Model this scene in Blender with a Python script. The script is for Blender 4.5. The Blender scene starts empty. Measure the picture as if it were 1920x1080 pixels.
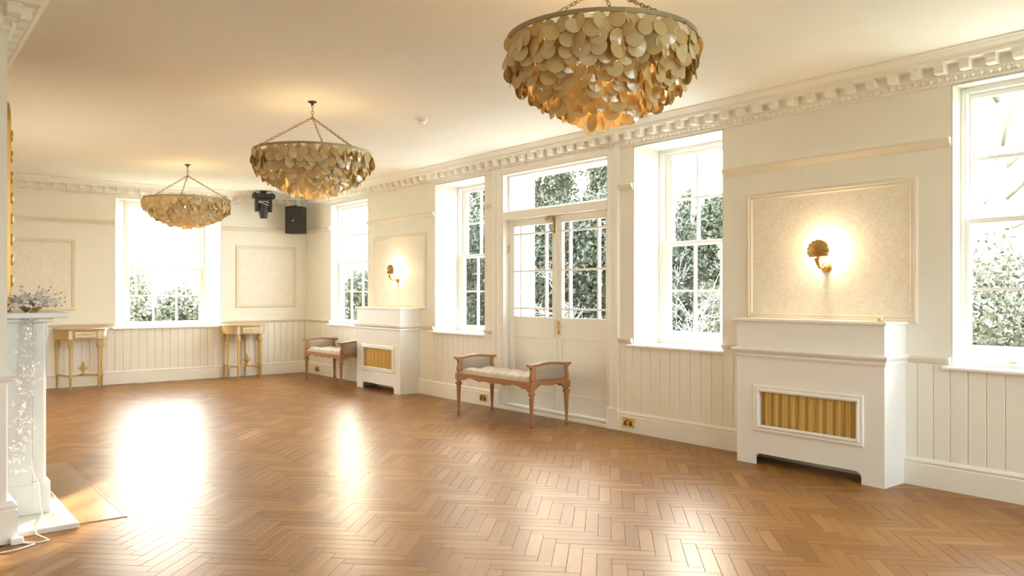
import bpy, math, random
from math import sin, cos, pi, radians, sqrt, atan2
from mathutils import Vector, Matrix
import numpy as np

random.seed(7)
rng = np.random.default_rng(7)
SC = bpy.context.scene
COL = SC.collection

# ------------------------------------------------------------------ camera
HCAM = 1.30
FPX = 1508.0
YAW = math.atan2(0.620, 0.7845)
cam_d = bpy.data.cameras.new('camera')
cam = bpy.data.objects.new('camera', cam_d)
COL.objects.link(cam)
cam.location = (0, 0, HCAM)
cam.rotation_euler = (radians(90), 0, -YAW)
cam_d.sensor_width = 36
cam_d.lens = FPX / 1920 * 36
cam_d.shift_y = 9 / 1920
cam_d.clip_start = 0.05
SC.camera = cam

# ------------------------------------------------------------------ world and sun
SUN_AZ = math.atan2(0.64, 0.768)      # from +Y towards +X
SUN_EL = radians(12.5)
w = bpy.data.worlds.new('sky')
SC.world = w
w.use_nodes = True
nt = w.node_tree
nt.nodes.clear()
wo = nt.nodes.new('ShaderNodeOutputWorld')
sky = nt.nodes.new('ShaderNodeTexSky')
sky.sky_type = 'NISHITA'
sky.sun_disc = False
sky.sun_elevation = SUN_EL
sky.sun_rotation = SUN_AZ
sky.dust_density = 4.0
sky.air_density = 1.0
b1 = nt.nodes.new('ShaderNodeBackground')
b1.inputs[1].default_value = 0.38
b2 = nt.nodes.new('ShaderNodeBackground')
b2.inputs[0].default_value = (0.87, 0.97, 1.04, 1)
b2.inputs[1].default_value = 5.2
ad = nt.nodes.new('ShaderNodeAddShader')
nt.links.new(sky.outputs[0], b1.inputs[0])
nt.links.new(b1.outputs[0], ad.inputs[0])
nt.links.new(b2.outputs[0], ad.inputs[1])
nt.links.new(ad.outputs[0], wo.inputs[0])

sd = bpy.data.lights.new('sun', 'SUN')
sd.energy = 20.0
sd.color = (1.0, 0.92, 0.76)
sd.angle = radians(0.8)
sun = bpy.data.objects.new('sun', sd)
COL.objects.link(sun)
sdir = Vector((sin(SUN_AZ) * cos(SUN_EL), cos(SUN_AZ) * cos(SUN_EL), sin(SUN_EL)))
sun.rotation_euler = (-sdir).to_track_quat('-Z', 'Y').to_euler()
sun.location = (40, 43, 12)

SC.view_settings.view_transform = 'Standard'
SC.view_settings.look = 'None'
SC.view_settings.gamma = 1
SC.view_settings.use_curve_mapping = False
SC.view_settings.exposure = 1.44
SC.cycles.max_bounces = 10
SC.cycles.diffuse_bounces = 6
SC.cycles.transparent_max_bounces = 16
SC.cycles.sample_clamp_indirect = 12.0
SC.cycles.caustics_reflective = False
SC.cycles.caustics_refractive = False

# ------------------------------------------------------------------ sizes of the room
XR = 5.54          # right wall, inner face
YF = 12.49         # far wall, inner face
ZC = 2.865         # ceiling
ZK = 2.67          # underside of the cornice
XB, YB0, YB1 = 0.535, 4.92, 7.25   # chimney breast
XL, XL2 = -1.0, 0.10
YN = -1.8          # wall behind the camera
SILL = 0.82

# ------------------------------------------------------------------ materials
MAT = {}


def principled(name, col, rough=0.5, metal=0.0, spec=0.5, coat=0.0):
    m = bpy.data.materials.new(name)
    m.use_nodes = True
    p = m.node_tree.nodes['Principled BSDF']
    p.inputs['Base Color'].default_value = (*col, 1)
    p.inputs['Roughness'].default_value = rough
    p.inputs['Metallic'].default_value = metal
    p.inputs['Specular IOR Level'].default_value = spec
    p.inputs['Coat Weight'].default_value = coat
    p.inputs['Coat Roughness'].default_value = 0.1
    MAT[name] = m
    return m


def add_noise(m, scale=20, amount=0.12, bump=0.0, stretch=(1, 1, 1), coord='Object', detail=4, dist=0.002):
    """fine procedural colour variation and relief on a principled material"""
    t = m.node_tree
    p = t.nodes['Principled BSDF']
    base = tuple(p.inputs['Base Color'].default_value)
    tc = t.nodes.new('ShaderNodeTexCoord')
    mp = t.nodes.new('ShaderNodeMapping')
    mp.inputs['Scale'].default_value = stretch
    no = t.nodes.new('ShaderNodeTexNoise')
    no.inputs['Scale'].default_value = scale
    no.inputs['Detail'].default_value = detail
    t.links.new(tc.outputs[coord], mp.inputs[0])
    t.links.new(mp.outputs[0], no.inputs['Vector'])
    mx = t.nodes.new('ShaderNodeMix')
    mx.data_type = 'RGBA'
    lo = tuple(c * (1 - amount) for c in base[:3])
    hi = tuple(min(1, c * (1 + amount)) for c in base[:3])
    mx.inputs[6].default_value = (*lo, 1)
    mx.inputs[7].default_value = (*hi, 1)
    t.links.new(no.outputs['Fac'], mx.inputs[0])
    t.links.new(mx.outputs[2], p.inputs['Base Color'])
    if bump:
        bp = t.nodes.new('ShaderNodeBump')
        bp.inputs['Strength'].default_value = bump
        bp.inputs['Distance'].default_value = dist
        t.links.new(no.outputs['Fac'], bp.inputs['Height'])
        t.links.new(bp.outputs[0], p.inputs['Normal'])
    return m


WALLC = (0.855, 0.822, 0.735)
add_noise(principled('wall_paint', WALLC, 0.75, spec=0.2), 6, 0.025)
add_noise(principled('wainscot_paint', (0.87, 0.825, 0.735), 0.42), 8, 0.025, stretch=(1, 1, .1))
add_noise(principled('rail_paint', (0.78, 0.70, 0.575), 0.5, spec=0.3), 8, 0.03)
add_noise(principled('ceiling_paint', (0.89, 0.86, 0.80), 0.85, spec=0.15), 3, 0.02)
add_noise(principled('cornice_paint', (0.89, 0.86, 0.80), 0.7, spec=0.2), 9, 0.02)
add_noise(principled('trim_paint', (0.88, 0.85, 0.79), 0.35), 9, 0.015)
add_noise(principled('white_gloss', (0.90, 0.89, 0.85), 0.28), 9, 0.012)
add_noise(principled('cover_paint', (0.87, 0.845, 0.80), 0.38), 5, 0.015)
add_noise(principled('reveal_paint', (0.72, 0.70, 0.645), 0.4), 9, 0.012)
principled('white_plastic', (0.88, 0.87, 0.84), 0.35)
add_noise(principled('render_white', (0.85, 0.85, 0.83), 0.8), 5, 0.04)
principled('brass', (0.80, 0.55, 0.18), 0.22, 1.0)
principled('brass_dark', (0.52, 0.31, 0.10), 0.36, 1.0)
principled('gilt', (0.62, 0.37, 0.12), 0.38, 0.75)
principled('rim_metal', (0.38, 0.33, 0.22), 0.42, 0.7)
principled('chain_metal', (0.30, 0.22, 0.10), 0.4, 0.8)
principled('black_plastic', (0.018, 0.015, 0.014), 0.42)
principled('black_grille', (0.022, 0.019, 0.016), 0.65)
principled('dark_iron', (0.05, 0.04, 0.035), 0.5, 0.5)
principled('lens_glass', (0.05, 0.05, 0.06), 0.08, 0.0)
principled('chrome', (0.85, 0.85, 0.85), 0.15, 1.0)
principled('mirror_glass', (0.92, 0.93, 0.92), 0.02, 1.0)
add_noise(principled('marble', (0.66, 0.655, 0.63), 0.28), 5, 0.07, detail=8)
add_noise(principled('hearth_marble', (0.64, 0.615, 0.565), 0.3), 6, 0.08, detail=8)
add_noise(principled('taupe_fabric', (0.36, 0.29, 0.225), 0.85, spec=0.2), 220, 0.12, 0.25)
add_noise(principled('seat_fabric', (0.52, 0.43, 0.325), 0.8, spec=0.25), 220, 0.08, 0.2)
add_noise(principled('bench_wood', (0.36, 0.165, 0.062), 0.36), 14, 0.3, stretch=(6, 6, 1))
add_noise(principled('console_wood', (0.56, 0.375, 0.14), 0.36), 14, 0.22, stretch=(5, 5, 1))
add_noise(principled('console_silver', (0.62, 0.55, 0.43), 0.35, 0.35), 30, 0.25)
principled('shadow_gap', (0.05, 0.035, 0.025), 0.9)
add_noise(principled('petal_white', (0.82, 0.80, 0.78), 0.55), 40, 0.06)
principled('twig_silver', (0.62, 0.58, 0.54), 0.5)
principled('cable_white', (0.85, 0.83, 0.78), 0.4)
principled('radiator_iron', (0.55, 0.36, 0.13), 0.5)


def emission(name, col, strength):
    m = bpy.data.materials.new(name)
    m.use_nodes = True
    t = m.node_tree
    t.nodes.clear()
    o = t.nodes.new('ShaderNodeOutputMaterial')
    e = t.nodes.new('ShaderNodeEmission')
    e.inputs[0].default_value = (*col, 1)
    e.inputs[1].default_value = strength
    t.links.new(e.outputs[0], o.inputs[0])
    MAT[name] = m


emission('bulb_warm', (1.0, 0.66, 0.28), 7)
emission('bulb_sconce', (1.0, 0.74, 0.42), 40)
emission('fairy_light', (1.0, 0.93, 0.80), 1.6)


def make_glass():
    m = bpy.data.materials.new('window_glass')
    m.use_nodes = True
    t = m.node_tree
    t.nodes.clear()
    o = t.nodes.new('ShaderNodeOutputMaterial')
    tr = t.nodes.new('ShaderNodeBsdfTransparent')
    tr.inputs[0].default_value = (0.97, 0.985, 0.98, 1)
    gl = t.nodes.new('ShaderNodeBsdfGlossy')
    gl.inputs['Roughness'].default_value = 0.02
    lw = t.nodes.new('ShaderNodeLayerWeight')
    lw.inputs[0].default_value = 0.5
    pw = t.nodes.new('ShaderNodeMath')
    pw.operation = 'POWER'
    pw.inputs[1].default_value = 4.0
    fr = t.nodes.new('ShaderNodeMath')
    fr.operation = 'MULTIPLY_ADD'
    fr.inputs[1].default_value = 0.6
    fr.inputs[2].default_value = 0.02
    t.links.new(lw.outputs['Facing'], pw.inputs[0])
    t.links.new(pw.outputs[0], fr.inputs[0])
    mx = t.nodes.new('ShaderNodeMixShader')
    t.links.new(fr.outputs[0], mx.inputs[0])
    t.links.new(tr.outputs[0], mx.inputs[1])
    t.links.new(gl.outputs[0], mx.inputs[2])
    t.links.new(mx.outputs[0], o.inputs[0])
    MAT['window_glass'] = m


make_glass()


def make_shell():
    """capiz shell: thin, translucent, pearly"""
    m = bpy.data.materials.new('capiz')
    m.use_nodes = True
    t = m.node_tree
    t.nodes.clear()
    o = t.nodes.new('ShaderNodeOutputMaterial')
    oi = t.nodes.new('ShaderNodeObjectInfo')
    cr = t.nodes.new('ShaderNodeValToRGB')
    cr.color_ramp.elements[0].color = (0.88, 0.63, 0.28, 1)
    cr.color_ramp.elements[1].color = (0.95, 0.79, 0.48, 1)
    t.links.new(oi.outputs['Random'], cr.inputs[0])
    tc = t.nodes.new('ShaderNodeTexCoord')
    no = t.nodes.new('ShaderNodeTexNoise')
    no.inputs['Scale'].default_value = 55
    t.links.new(tc.outputs['Object'], no.inputs['Vector'])
    bp = t.nodes.new('ShaderNodeBump')
    bp.inputs['Strength'].default_value = 0.25
    bp.inputs['Distance'].default_value = 0.004
    t.links.new(no.outputs['Fac'], bp.inputs['Height'])
    df = t.nodes.new('ShaderNodeBsdfDiffuse')
    tl = t.nodes.new('ShaderNodeBsdfTranslucent')
    t.links.new(cr.outputs[0], df.inputs[0])
    t.links.new(cr.outputs[0], tl.inputs[0])
    m1 = t.nodes.new('ShaderNodeMixShader')
    m1.inputs[0].default_value = 0.38
    t.links.new(df.outputs[0], m1.inputs[1])
    t.links.new(tl.outputs[0], m1.inputs[2])
    gl = t.nodes.new('ShaderNodeBsdfGlossy')
    gl.inputs['Roughness'].default_value = 0.16
    gl.inputs[0].default_value = (0.95, 0.92, 0.9, 1)
    t.links.new(bp.outputs[0], gl.inputs['Normal'])
    fr = t.nodes.new('ShaderNodeFresnel')
    fr.inputs[0].default_value = 1.6
    t.links.new(bp.outputs[0], fr.inputs['Normal'])
    m2 = t.nodes.new('ShaderNodeMixShader')
    t.links.new(fr.outputs[0], m2.inputs[0])
    t.links.new(m1.outputs[0], m2.inputs[1])
    t.links.new(gl.outputs[0], m2.inputs[2])
    t.links.new(m2.outputs[0], o.inputs[0])
    MAT['capiz'] = m


make_shell()


def make_oak():
    m = principled('oak_block', (0.5, 0.3, 0.13), 0.2)
    t = m.node_tree
    p = t.nodes['Principled BSDF']
    at = t.nodes.new('ShaderNodeAttribute')
    at.attribute_name = 'tone'
    uv = t.nodes.new('ShaderNodeUVMap')
    mp = t.nodes.new('ShaderNodeMapping')
    mp.inputs['Scale'].default_value = (2.2, 30, 1)
    no = t.nodes.new('ShaderNodeTexNoise')
    no.inputs['Scale'].default_value = 3.0
    no.inputs['Detail'].default_value = 6
    no.inputs['Distortion'].default_value = 0.6
    t.links.new(uv.outputs[0], mp.inputs[0])
    t.links.new(mp.outputs[0], no.inputs['Vector'])
    oi = t.nodes.new('ShaderNodeObjectInfo')
    # tone drives the block's own colour, the noise its grain
    cr = t.nodes.new('ShaderNodeValToRGB')
    e = cr.color_ramp.elements
    e[0].position, e[0].color = 0.0, (0.19, 0.070, 0.013, 1)
    e[1].position, e[1].color = 1.0, (0.40, 0.205, 0.062, 1)
    n2 = e.new(0.5)
    n2.color = (0.28, 0.122, 0.026, 1)
    a1 = t.nodes.new('ShaderNodeMath')
    a1.operation = 'MULTIPLY_ADD'
    a1.inputs[1].default_value = 0.55
    t.links.new(no.outputs['Fac'], a1.inputs[0])
    a2 = t.nodes.new('ShaderNodeMath')
    a2.operation = 'MULTIPLY_ADD'
    a2.inputs[1].default_value = 0.62
    a2.inputs[2].default_value = -0.07
    t.links.new(at.outputs['Fac'], a2.inputs[0])
    t.links.new(a2.outputs[0], a1.inputs[2])
    t.links.new(a1.outputs[0], cr.inputs[0])
    t.links.new(cr.outputs[0], p.inputs['Base Color'])
    bp = t.nodes.new('ShaderNodeBump')
    bp.inputs['Strength'].default_value = 0.05
    bp.inputs['Distance'].default_value = 0.001
    t.links.new(no.outputs['Fac'], bp.inputs['Height'])
    t.links.new(bp.outputs[0], p.inputs['Normal'])
    p.inputs['Roughness'].default_value = 0.34
    p.inputs['Specular IOR Level'].default_value = 0.5
    p.inputs['IOR'].default_value = 1.30
    return m


make_oak()
add_noise(principled('oak_plain', (0.34, 0.185, 0.066), 0.28), 5, 0.15, stretch=(12, 1, 1))
principled('floor_base', (0.20, 0.11, 0.045), 0.6)


def make_wallpaper():
    m = principled('wallpaper', (0.80, 0.71, 0.57), 0.6, spec=0.3)
    t = m.node_tree
    p = t.nodes['Principled BSDF']
    tc = t.nodes.new('ShaderNodeTexCoord')
    mp = t.nodes.new('ShaderNodeMapping')
    t.links.new(tc.outputs['Object'], mp.inputs[0])
    no = t.nodes.new('ShaderNodeTexNoise')
    no.inputs['Scale'].default_value = 24
    no.inputs['Detail'].default_value = 5
    no.inputs['Distortion'].default_value = 2.2
    t.links.new(mp.outputs[0], no.inputs['Vector'])
    cr = t.nodes.new('ShaderNodeValToRGB')
    e = cr.color_ramp.elements
    e[0].position, e[0].color = 0.40, (0.79, 0.715, 0.595, 1)
    e[1].position, e[1].color = 0.60, (0.865, 0.81, 0.715, 1)
    t.links.new(no.outputs['Fac'], cr.inputs[0])
    t.links.new(cr.outputs[0], p.inputs['Base Color'])
    bp = t.nodes.new('ShaderNodeBump')
    bp.inputs['Strength'].default_value = 0.8
    bp.inputs['Distance'].default_value = 0.004
    t.links.new(cr.outputs[0], bp.inputs['Height'])
    t.links.new(bp.outputs[0], p.inputs['Normal'])


make_wallpaper()


def make_grille():
    m = principled('brass_mesh', (0.62, 0.40, 0.11), 0.45, 0.35)
    t = m.node_tree
    p = t.nodes['Principled BSDF']
    tc = t.nodes.new('ShaderNodeTexCoord')
    mp = t.nodes.new('ShaderNodeMapping')
    mp.inputs['Rotation'].default_value = (0, radians(45), 0)
    t.links.new(tc.outputs['Object'], mp.inputs[0])
    ck = t.nodes.new('ShaderNodeTexChecker')
    ck.inputs['Scale'].default_value = 170
    ck.inputs[1].default_value = (0.68, 0.45, 0.13, 1)
    ck.inputs[2].default_value = (0.44, 0.265, 0.06, 1)
    t.links.new(mp.outputs[0], ck.inputs['Vector'])
    t.links.new(ck.outputs[0], p.inputs['Base Color'])
    MAT['brass_mesh'] = m


make_grille()


def make_leaf(name, c1, c2):
    m = principled(name, c1, 0.45, spec=0.4)
    t = m.node_tree
    p = t.nodes['Principled BSDF']
    tc = t.nodes.new('ShaderNodeTexCoord')
    no = t.nodes.new('ShaderNodeTexNoise')
    no.inputs['Scale'].default_value = 1.6
    no.inputs['Detail'].default_value = 6
    t.links.new(tc.outputs['Object'], no.inputs['Vector'])
    mx = t.nodes.new('ShaderNodeMix')
    mx.data_type = 'RGBA'
    mx.inputs[6].default_value = (*c1, 1)
    mx.inputs[7].default_value = (*c2, 1)
    t.links.new(no.outputs['Fac'], mx.inputs[0])
    t.links.new(mx.outputs[2], p.inputs['Base Color'])
    return m


make_leaf('leaf_dark', (0.016, 0.020, 0.009), (0.050, 0.054, 0.025))
make_leaf('leaf_ivy', (0.06, 0.068, 0.04), (0.14, 0.145, 0.09))
make_leaf('leaf_pale', (0.06, 0.062, 0.038), (0.15, 0.14, 0.085))
add_noise(principled('bark', (0.20, 0.17, 0.13), 0.9, spec=0.1), 8, 0.3)
add_noise(principled('twig_pale', (0.42, 0.40, 0.35), 0.8, spec=0.15), 8, 0.2)
add_noise(principled('lawn', (0.16, 0.19, 0.09), 0.9, spec=0.1), 3, 0.3)
add_noise(principled('paving', (0.55, 0.52, 0.47), 0.8, spec=0.2), 3, 0.12)


# ------------------------------------------------------------------ mesh builder
class MB:
    def __init__(self):
        self.v = []
        self.f = []

    def add(self, vs, fs):
        o = len(self.v)
        self.v += [tuple(p) for p in vs]
        self.f += [tuple(i + o for i in f) for f in fs]
        return self

    def box(self, x0, x1, y0, y1, z0, z1):
        return self.add([(x0, y0, z0), (x1, y0, z0), (x1, y1, z0), (x0, y1, z0),
                         (x0, y0, z1), (x1, y0, z1), (x1, y1, z1), (x0, y1, z1)],
                        [(3, 2, 1, 0), (4, 5, 6, 7), (0, 1, 5, 4), (1, 2, 6, 5), (2, 3, 7, 6), (3, 0, 4, 7)])

    def prism(self, pts, z0, z1):
        n = len(pts)
        vs = [(p[0], p[1], z0) for p in pts] + [(p[0], p[1], z1) for p in pts]
        fs = [tuple(range(n - 1, -1, -1)), tuple(range(n, 2 * n))]
        fs += [(i, (i + 1) % n, n + (i + 1) % n, n + i) for i in range(n)]
        return self.add(vs, fs)

    def slab(self, pts, axis, a0, a1):
        """2-D outline extruded along an axis: axis 'x' takes (y,z), 'y' takes (x,z)"""
        n = len(pts)
        if axis == 'x':
            vs = [(a0, p[0], p[1]) for p in pts] + [(a1, p[0], p[1]) for p in pts]
        else:
            vs = [(p[0], a0, p[1]) for p in pts] + [(p[0], a1, p[1]) for p in pts]
        fs = [tuple(range(n - 1, -1, -1)), tuple(range(n, 2 * n))]
        fs += [(i, (i + 1) % n, n + (i + 1) % n, n + i) for i in range(n)]
        return self.add(vs, fs)

    def ring(self, outer, inner, axis, a0, a1):
        """frame between two outlines with the same number of points"""
        n = len(outer)
        P = (lambda p, a: (a, p[0], p[1])) if axis == 'x' else (lambda p, a: (p[0], a, p[1]))
        vs = [P(p, a0) for p in outer] + [P(p, a0) for p in inner] + [P(p, a1) for p in outer] + [P(p, a1) for p in inner]
        fs = []
        for i in range(n):
            j = (i + 1) % n
            fs += [(i, j, n + j, n + i), (2 * n + i, 3 * n + i, 3 * n + j, 2 * n + j),
                   (i, 2 * n + i, 2 * n + j, j), (n + i, n + j, 3 * n + j, 3 * n + i)]
        return self.add(vs, fs)

    def lathe(self, prof, n=16, c=(0, 0, 0), axis='z', sx=1, sy=1):
        vs, fs = [], []
        for r, z in prof:
            for k in range(n):
                a = 2 * pi * k / n
                if axis == 'z':
                    vs.append((c[0] + r * cos(a) * sx, c[1] + r * sin(a) * sy, c[2] + z))
                elif axis == 'x':
                    vs.append((c[0] + z, c[1] + r * cos(a), c[2] + r * sin(a)))
                else:
                    vs.append((c[0] + r * cos(a), c[1] + z, c[2] + r * sin(a)))
        m = len(prof)
        for i in range(m - 1):
            for k in range(n):
                k2 = (k + 1) % n
                fs.append((i * n + k, i * n + k2, (i + 1) * n + k2, (i + 1) * n + k))
        fs.append(tuple(range(n - 1, -1, -1)))
        fs.append(tuple((m - 1) * n + k for k in range(n)))
        return self.add(vs, fs)

    def tube(self, pts, r, n=8, closed=False):
        pts = [Vector(p) for p in pts]
        m = len(pts)
        rr = r if isinstance(r, (list, tuple)) else [r] * m
        vs, fs = [], []
        prev = None
        for i, p in enumerate(pts):
            if closed:
                t = (pts[(i + 1) % m] - pts[i - 1])
            else:
                t = pts[min(i + 1, m - 1)] - pts[max(i - 1, 0)]
            if t.length < 1e-9:
                t = Vector((0, 0, 1))
            t.normalize()
            if prev is None:
                a = Vector((0, 0, 1)) if abs(t.z) < 0.9 else Vector((1, 0, 0))
                u = t.cross(a).normalized()
            else:
                u = (prev - t * prev.dot(t))
                if u.length < 1e-6:
                    u = t.cross(Vector((0.3, 0.8, 0.5)))
                u.normalize()
            prev = u
            vv = t.cross(u)
            for k in range(n):
                a = 2 * pi * k / n
                vs.append(p + (u * cos(a) + vv * sin(a)) * rr[i])
        for i in range(m if closed else m - 1):
            i2 = (i + 1) % m
            for k in range(n):
                k2 = (k + 1) % n
                fs.append((i * n + k, i * n + k2, i2 * n + k2, i2 * n + k))
        if not closed:
            fs.append(tuple(range(n - 1, -1, -1)))
            fs.append(tuple((m - 1) * n + k for k in range(n)))
        return self.add(vs, fs)

    def sweep(self, path, prof, up=(0, 0, 1), closed=False):
        """profile (a, b): a along cross(tangent, up), b along up; mitred corners"""
        path = [Vector(p) for p in path]
        up = Vector(up)
        m, k = len(path), len(prof)
        vs, fs = [], []
        for i in range(m):
            dirs = []
            if closed or i > 0:
                dirs.append((path[i] - path[i - 1]).normalized())
            if closed or i < m - 1:
                dirs.append((path[(i + 1) % m] - path[i]).normalized())
            sides = [d.cross(up).normalized() for d in dirs]
            if len(sides) == 2:
                s = sides[0] + sides[1]
                s = s / max(1e-6, s.dot(sides[0]))
            else:
                s = sides[0]
            for a, b in prof:
                vs.append(path[i] + s * a + up * b)
        for i in range(m if closed else m - 1):
            i2 = (i + 1) % m
            for j in range(k):
                j2 = (j + 1) % k
                fs.append((i * k + j, i * k + j2, i2 * k + j2, i2 * k + j))
        if not closed:
            fs.append(tuple(range(k)))
            fs.append(tuple((m - 1) * k + j for j in range(k - 1, -1, -1)))
        return self.add(vs, fs)

    def ball(self, c, r, n=10, m=6, s=(1, 1, 1)):
        vs, fs = [], []
        for i in range(m + 1):
            th = pi * i / m
            for k in range(n):
                a = 2 * pi * k / n
                vs.append((c[0] + r * s[0] * sin(th) * cos(a), c[1] + r * s[1] * sin(th) * sin(a), c[2] + r * s[2] * cos(th)))
        for i in range(m):
            for k in range(n):
                k2 = (k + 1) % n
                fs.append((i * n + k, (i + 1) * n + k, (i + 1) * n + k2, i * n + k2))
        return self.add(vs, fs)

    def mesh(self, name, mat, smooth=False):
        me = bpy.data.meshes.new(name)
        me.from_pydata(self.v, [], self.f)
        me.materials.append(MAT[mat] if isinstance(mat, str) else mat)
        import bmesh
        bm = bmesh.new()
        bm.from_mesh(me)
        bmesh.ops.recalc_face_normals(bm, faces=bm.faces)
        bm.to_mesh(me)
        bm.free()
        if smooth:
            me.polygons.foreach_set('use_smooth', [True] * len(me.polygons))
        return me

    def build(self, name, mat, parent=None, smooth=False, bevel=0.0, angle=None):
        me = self.mesh(name, mat, smooth or angle is not None)
        o = link(name, me, parent)
        if angle is not None:
            try:
                me.set_sharp_from_angle(angle=radians(angle))
            except Exception:
                pass
        if bevel:
            b = o.modifiers.new('bevel', 'BEVEL')
            b.width = bevel
            b.segments = 2
            b.limit_method = 'ANGLE'
            b.angle_limit = radians(40)
        return o


def link(name, me, parent=None, loc=None, rot=None):
    o = bpy.data.objects.new(name, me)
    COL.objects.link(o)
    if parent is not None:
        o.parent = parent
    if loc is not None:
        o.location = loc
    if rot is not None:
        o.rotation_euler = rot
    return o


def tag(o, label, cat, group=None, kind=None):
    o['label'] = label
    o['category'] = cat
    if group:
        o['group'] = group
    if kind:
        o['kind'] = kind
    return o


def empty(name, loc=(0, 0, 0), rz=0.0, label=None, cat=None, group=None, kind=None):
    o = bpy.data.objects.new(name, None)
    o.empty_display_size = 0.1
    COL.objects.link(o)
    o.location = loc
    o.rotation_euler = (0, 0, rz)
    if label:
        tag(o, label, cat, group, kind)
    return o


def copy_tree(o, parent=None):
    c = o.copy()
    COL.objects.link(c)
    c.parent = parent
    for ch in list(o.children):
        copy_tree(ch, c)
    return c


RW = -pi / 2        # local x runs towards the camera along the right wall, local y points out of the room

# ------------------------------------------------------------------ floor
slab_mb = MB().box(XL - .1, XR + .05, YN - .1, YF + .05, -0.12, -0.012)
floor = slab_mb.build('floor', 'floor_base')
tag(floor, 'polished oak herringbone parquet floor of the long room', 'floor', kind='structure')

BW, BN = 0.072, 5
BL = BW * BN
GAP = 0.0006
U = Vector((sqrt(.5), -sqrt(.5)))
V = Vector((-sqrt(.5), -sqrt(.5)))


def proj(p):
    dx, dy = p[0], p[1]
    fw = dx * sin(YAW) + dy * cos(YAW)
    rt = dx * cos(YAW) - dy * sin(YAW)
    if fw < 0.2:
        return None
    return 960 + FPX * rt / fw, 549 + FPX * (HCAM - p[2]) / fw, fw


BORDER = (0.88, 1.13, 5.05, 6.95)
blocks = []
O0 = Vector((2.31, 5.02))
for j in range(-190, 190):
    for m in range(-22, 22):
        for horiz in (True, False):
            if horiz:
                cu, cv = j + 2 * BN * m + BN / 2, j + 0.5
            else:
                cu, cv = j + 0.5, j - 2 * BN + 1 + BN / 2 + 2 * BN * m
            c = O0 + U * (cu * BW) + V * (cv * BW)
            if not (XL < c.x < XR - 0.02 and YN < c.y < YF - 0.02):
                continue
            if c.x < XB + 0.02 and c.y > YB0 + .02:
                continue
            blocks.append((c.x, c.y, 0.0 if horiz else pi / 2))


def block_geo(hl, hw):
    hl, hw = hl - GAP, hw - GAP
    e = 0.0009
    vs = [(-hl, -hw, -.012), (hl, -hw, -.012), (hl, hw, -.012), (-hl, hw, -.012),
          (-hl, -hw, -e), (hl, -hw, -e), (hl, hw, -e), (-hl, hw, -e),
          (-hl + e, -hw + e, 0), (hl - e, -hw + e, 0), (hl - e, hw - e, 0), (-hl + e, hw - e, 0)]
    fs = [(8, 9, 10, 11)]
    for a in range(4):
        b = (a + 1) % 4
        fs += [(a, b, 4 + b, 4 + a), (4 + a, 4 + b, 8 + b, 8 + a)]
    return vs, fs


def block_mesh(name, items):
    """items: list of (x, y, angle, tilt_x, tilt_y, tone, uvoff)"""
    gv, gf = block_geo(BL / 2, BW / 2)
    vs, fs, tones, uvs = [], [], [], []
    for (x, y, a, tx, ty, tone, uo) in items:
        base = -pi / 4 + a
        ca, sa = cos(base), sin(base)
        o = len(vs)
        for p in gv:
            vs.append((x + p[0] * ca - p[1] * sa, y + p[0] * sa + p[1] * ca, p[2] + p[0] * tx + p[1] * ty))
        for f in gf:
            fs.append(tuple(o + i for i in f))
            for i in f:
                uvs.append((gv[i][0] + uo, gv[i][1] + uo * 1.7))
        tones += [tone] * len(gv)
    me = bpy.data.meshes.new(name)
    me.from_pydata(vs, [], fs)
    at = me.attributes.new('tone', 'FLOAT', 'POINT')
    at.data.foreach_set('value', tones)
    ul = me.uv_layers.new(name='UVMap')
    ul.data.foreach_set('uv', [c for q in uvs for c in q])
    me.materials.append(MAT['oak_block'])
    return me


scored = []
for (x, y, a) in blocks:
    q = proj((x, y, 0))
    s = 0
    if q and -20 < q[0] < 1940 and q[1] < 1095:
        s = 1.0 / q[2] ** 3
        if x < XB + .4 and y > YB0:
            s = 0
    scored.append((s, x, y, a))
scored.sort(key=lambda r: -r[0])


def tone_pick():
    t = random.betavariate(2.6, 2.6)
    if random.random() < 0.10:
        t = min(1.0, t + 0.35)
    return t


variants = []
for k in range(16):
    tone = (k + .5) / 16
    tone = 0.5 + (tone - .5) * 1.0
    variants.append(block_mesh('parquet_block', [(0, 0, pi / 4, 0, 0, tone, 3.7 * k)]))
for (s, x, y, a) in scored[:300]:
    k = min(15, int(tone_pick() * 16))
    link('parquet_block', variants[k], floor, (x, y, random.uniform(-.0003, .0002)),
         (random.uniform(-.0022, .0022), random.uniform(-.0022, .0022), -pi / 4 + a + (pi if random.random() < .5 else 0)))
rest = [(x, y, a, random.uniform(-.0022, .0022), random.uniform(-.003, .003), tone_pick(), random.uniform(0, 60)) for (s, x, y, a) in scored[300:]]
o = link('parquet_blocks', block_mesh('parquet_blocks', rest), floor)
o['kind'] = 'stuff'
# plain oak boards framing the hearth
MB().box(BORDER[0], BORDER[1] - .0, BORDER[2], BORDER[3], -.004, .004).build('hearth_border_board', 'oak_plain', floor, bevel=.002)
MB().box(BORDER[1] + .001, BORDER[1] + .012, BORDER[2] - .01, BORDER[3], -.004, .005).build('hearth_border_strip', 'oak_plain', floor)

# ------------------------------------------------------------------ ceiling and walls
o = MB().box(XL - .1, XR + .5, YN - .1, YF + .5, ZC, ZC + .12).build('ceiling', 'ceiling_paint')
tag(o, 'plain cream plaster ceiling above the ballroom', 'ceiling', kind='structure')

# openings along the right wall: (y near, y far)
W5 = (1.15, 2.358)
WA = (4.165, 5.187)
DR = (5.50, 7.20)
W4 = (7.51, 8.588)
WF = (10.345, 11.556)
TH, TK = XR + 0.22, XR + 0.49        # outer face: thin wall and the thick bay by the door
wr = MB()


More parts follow.
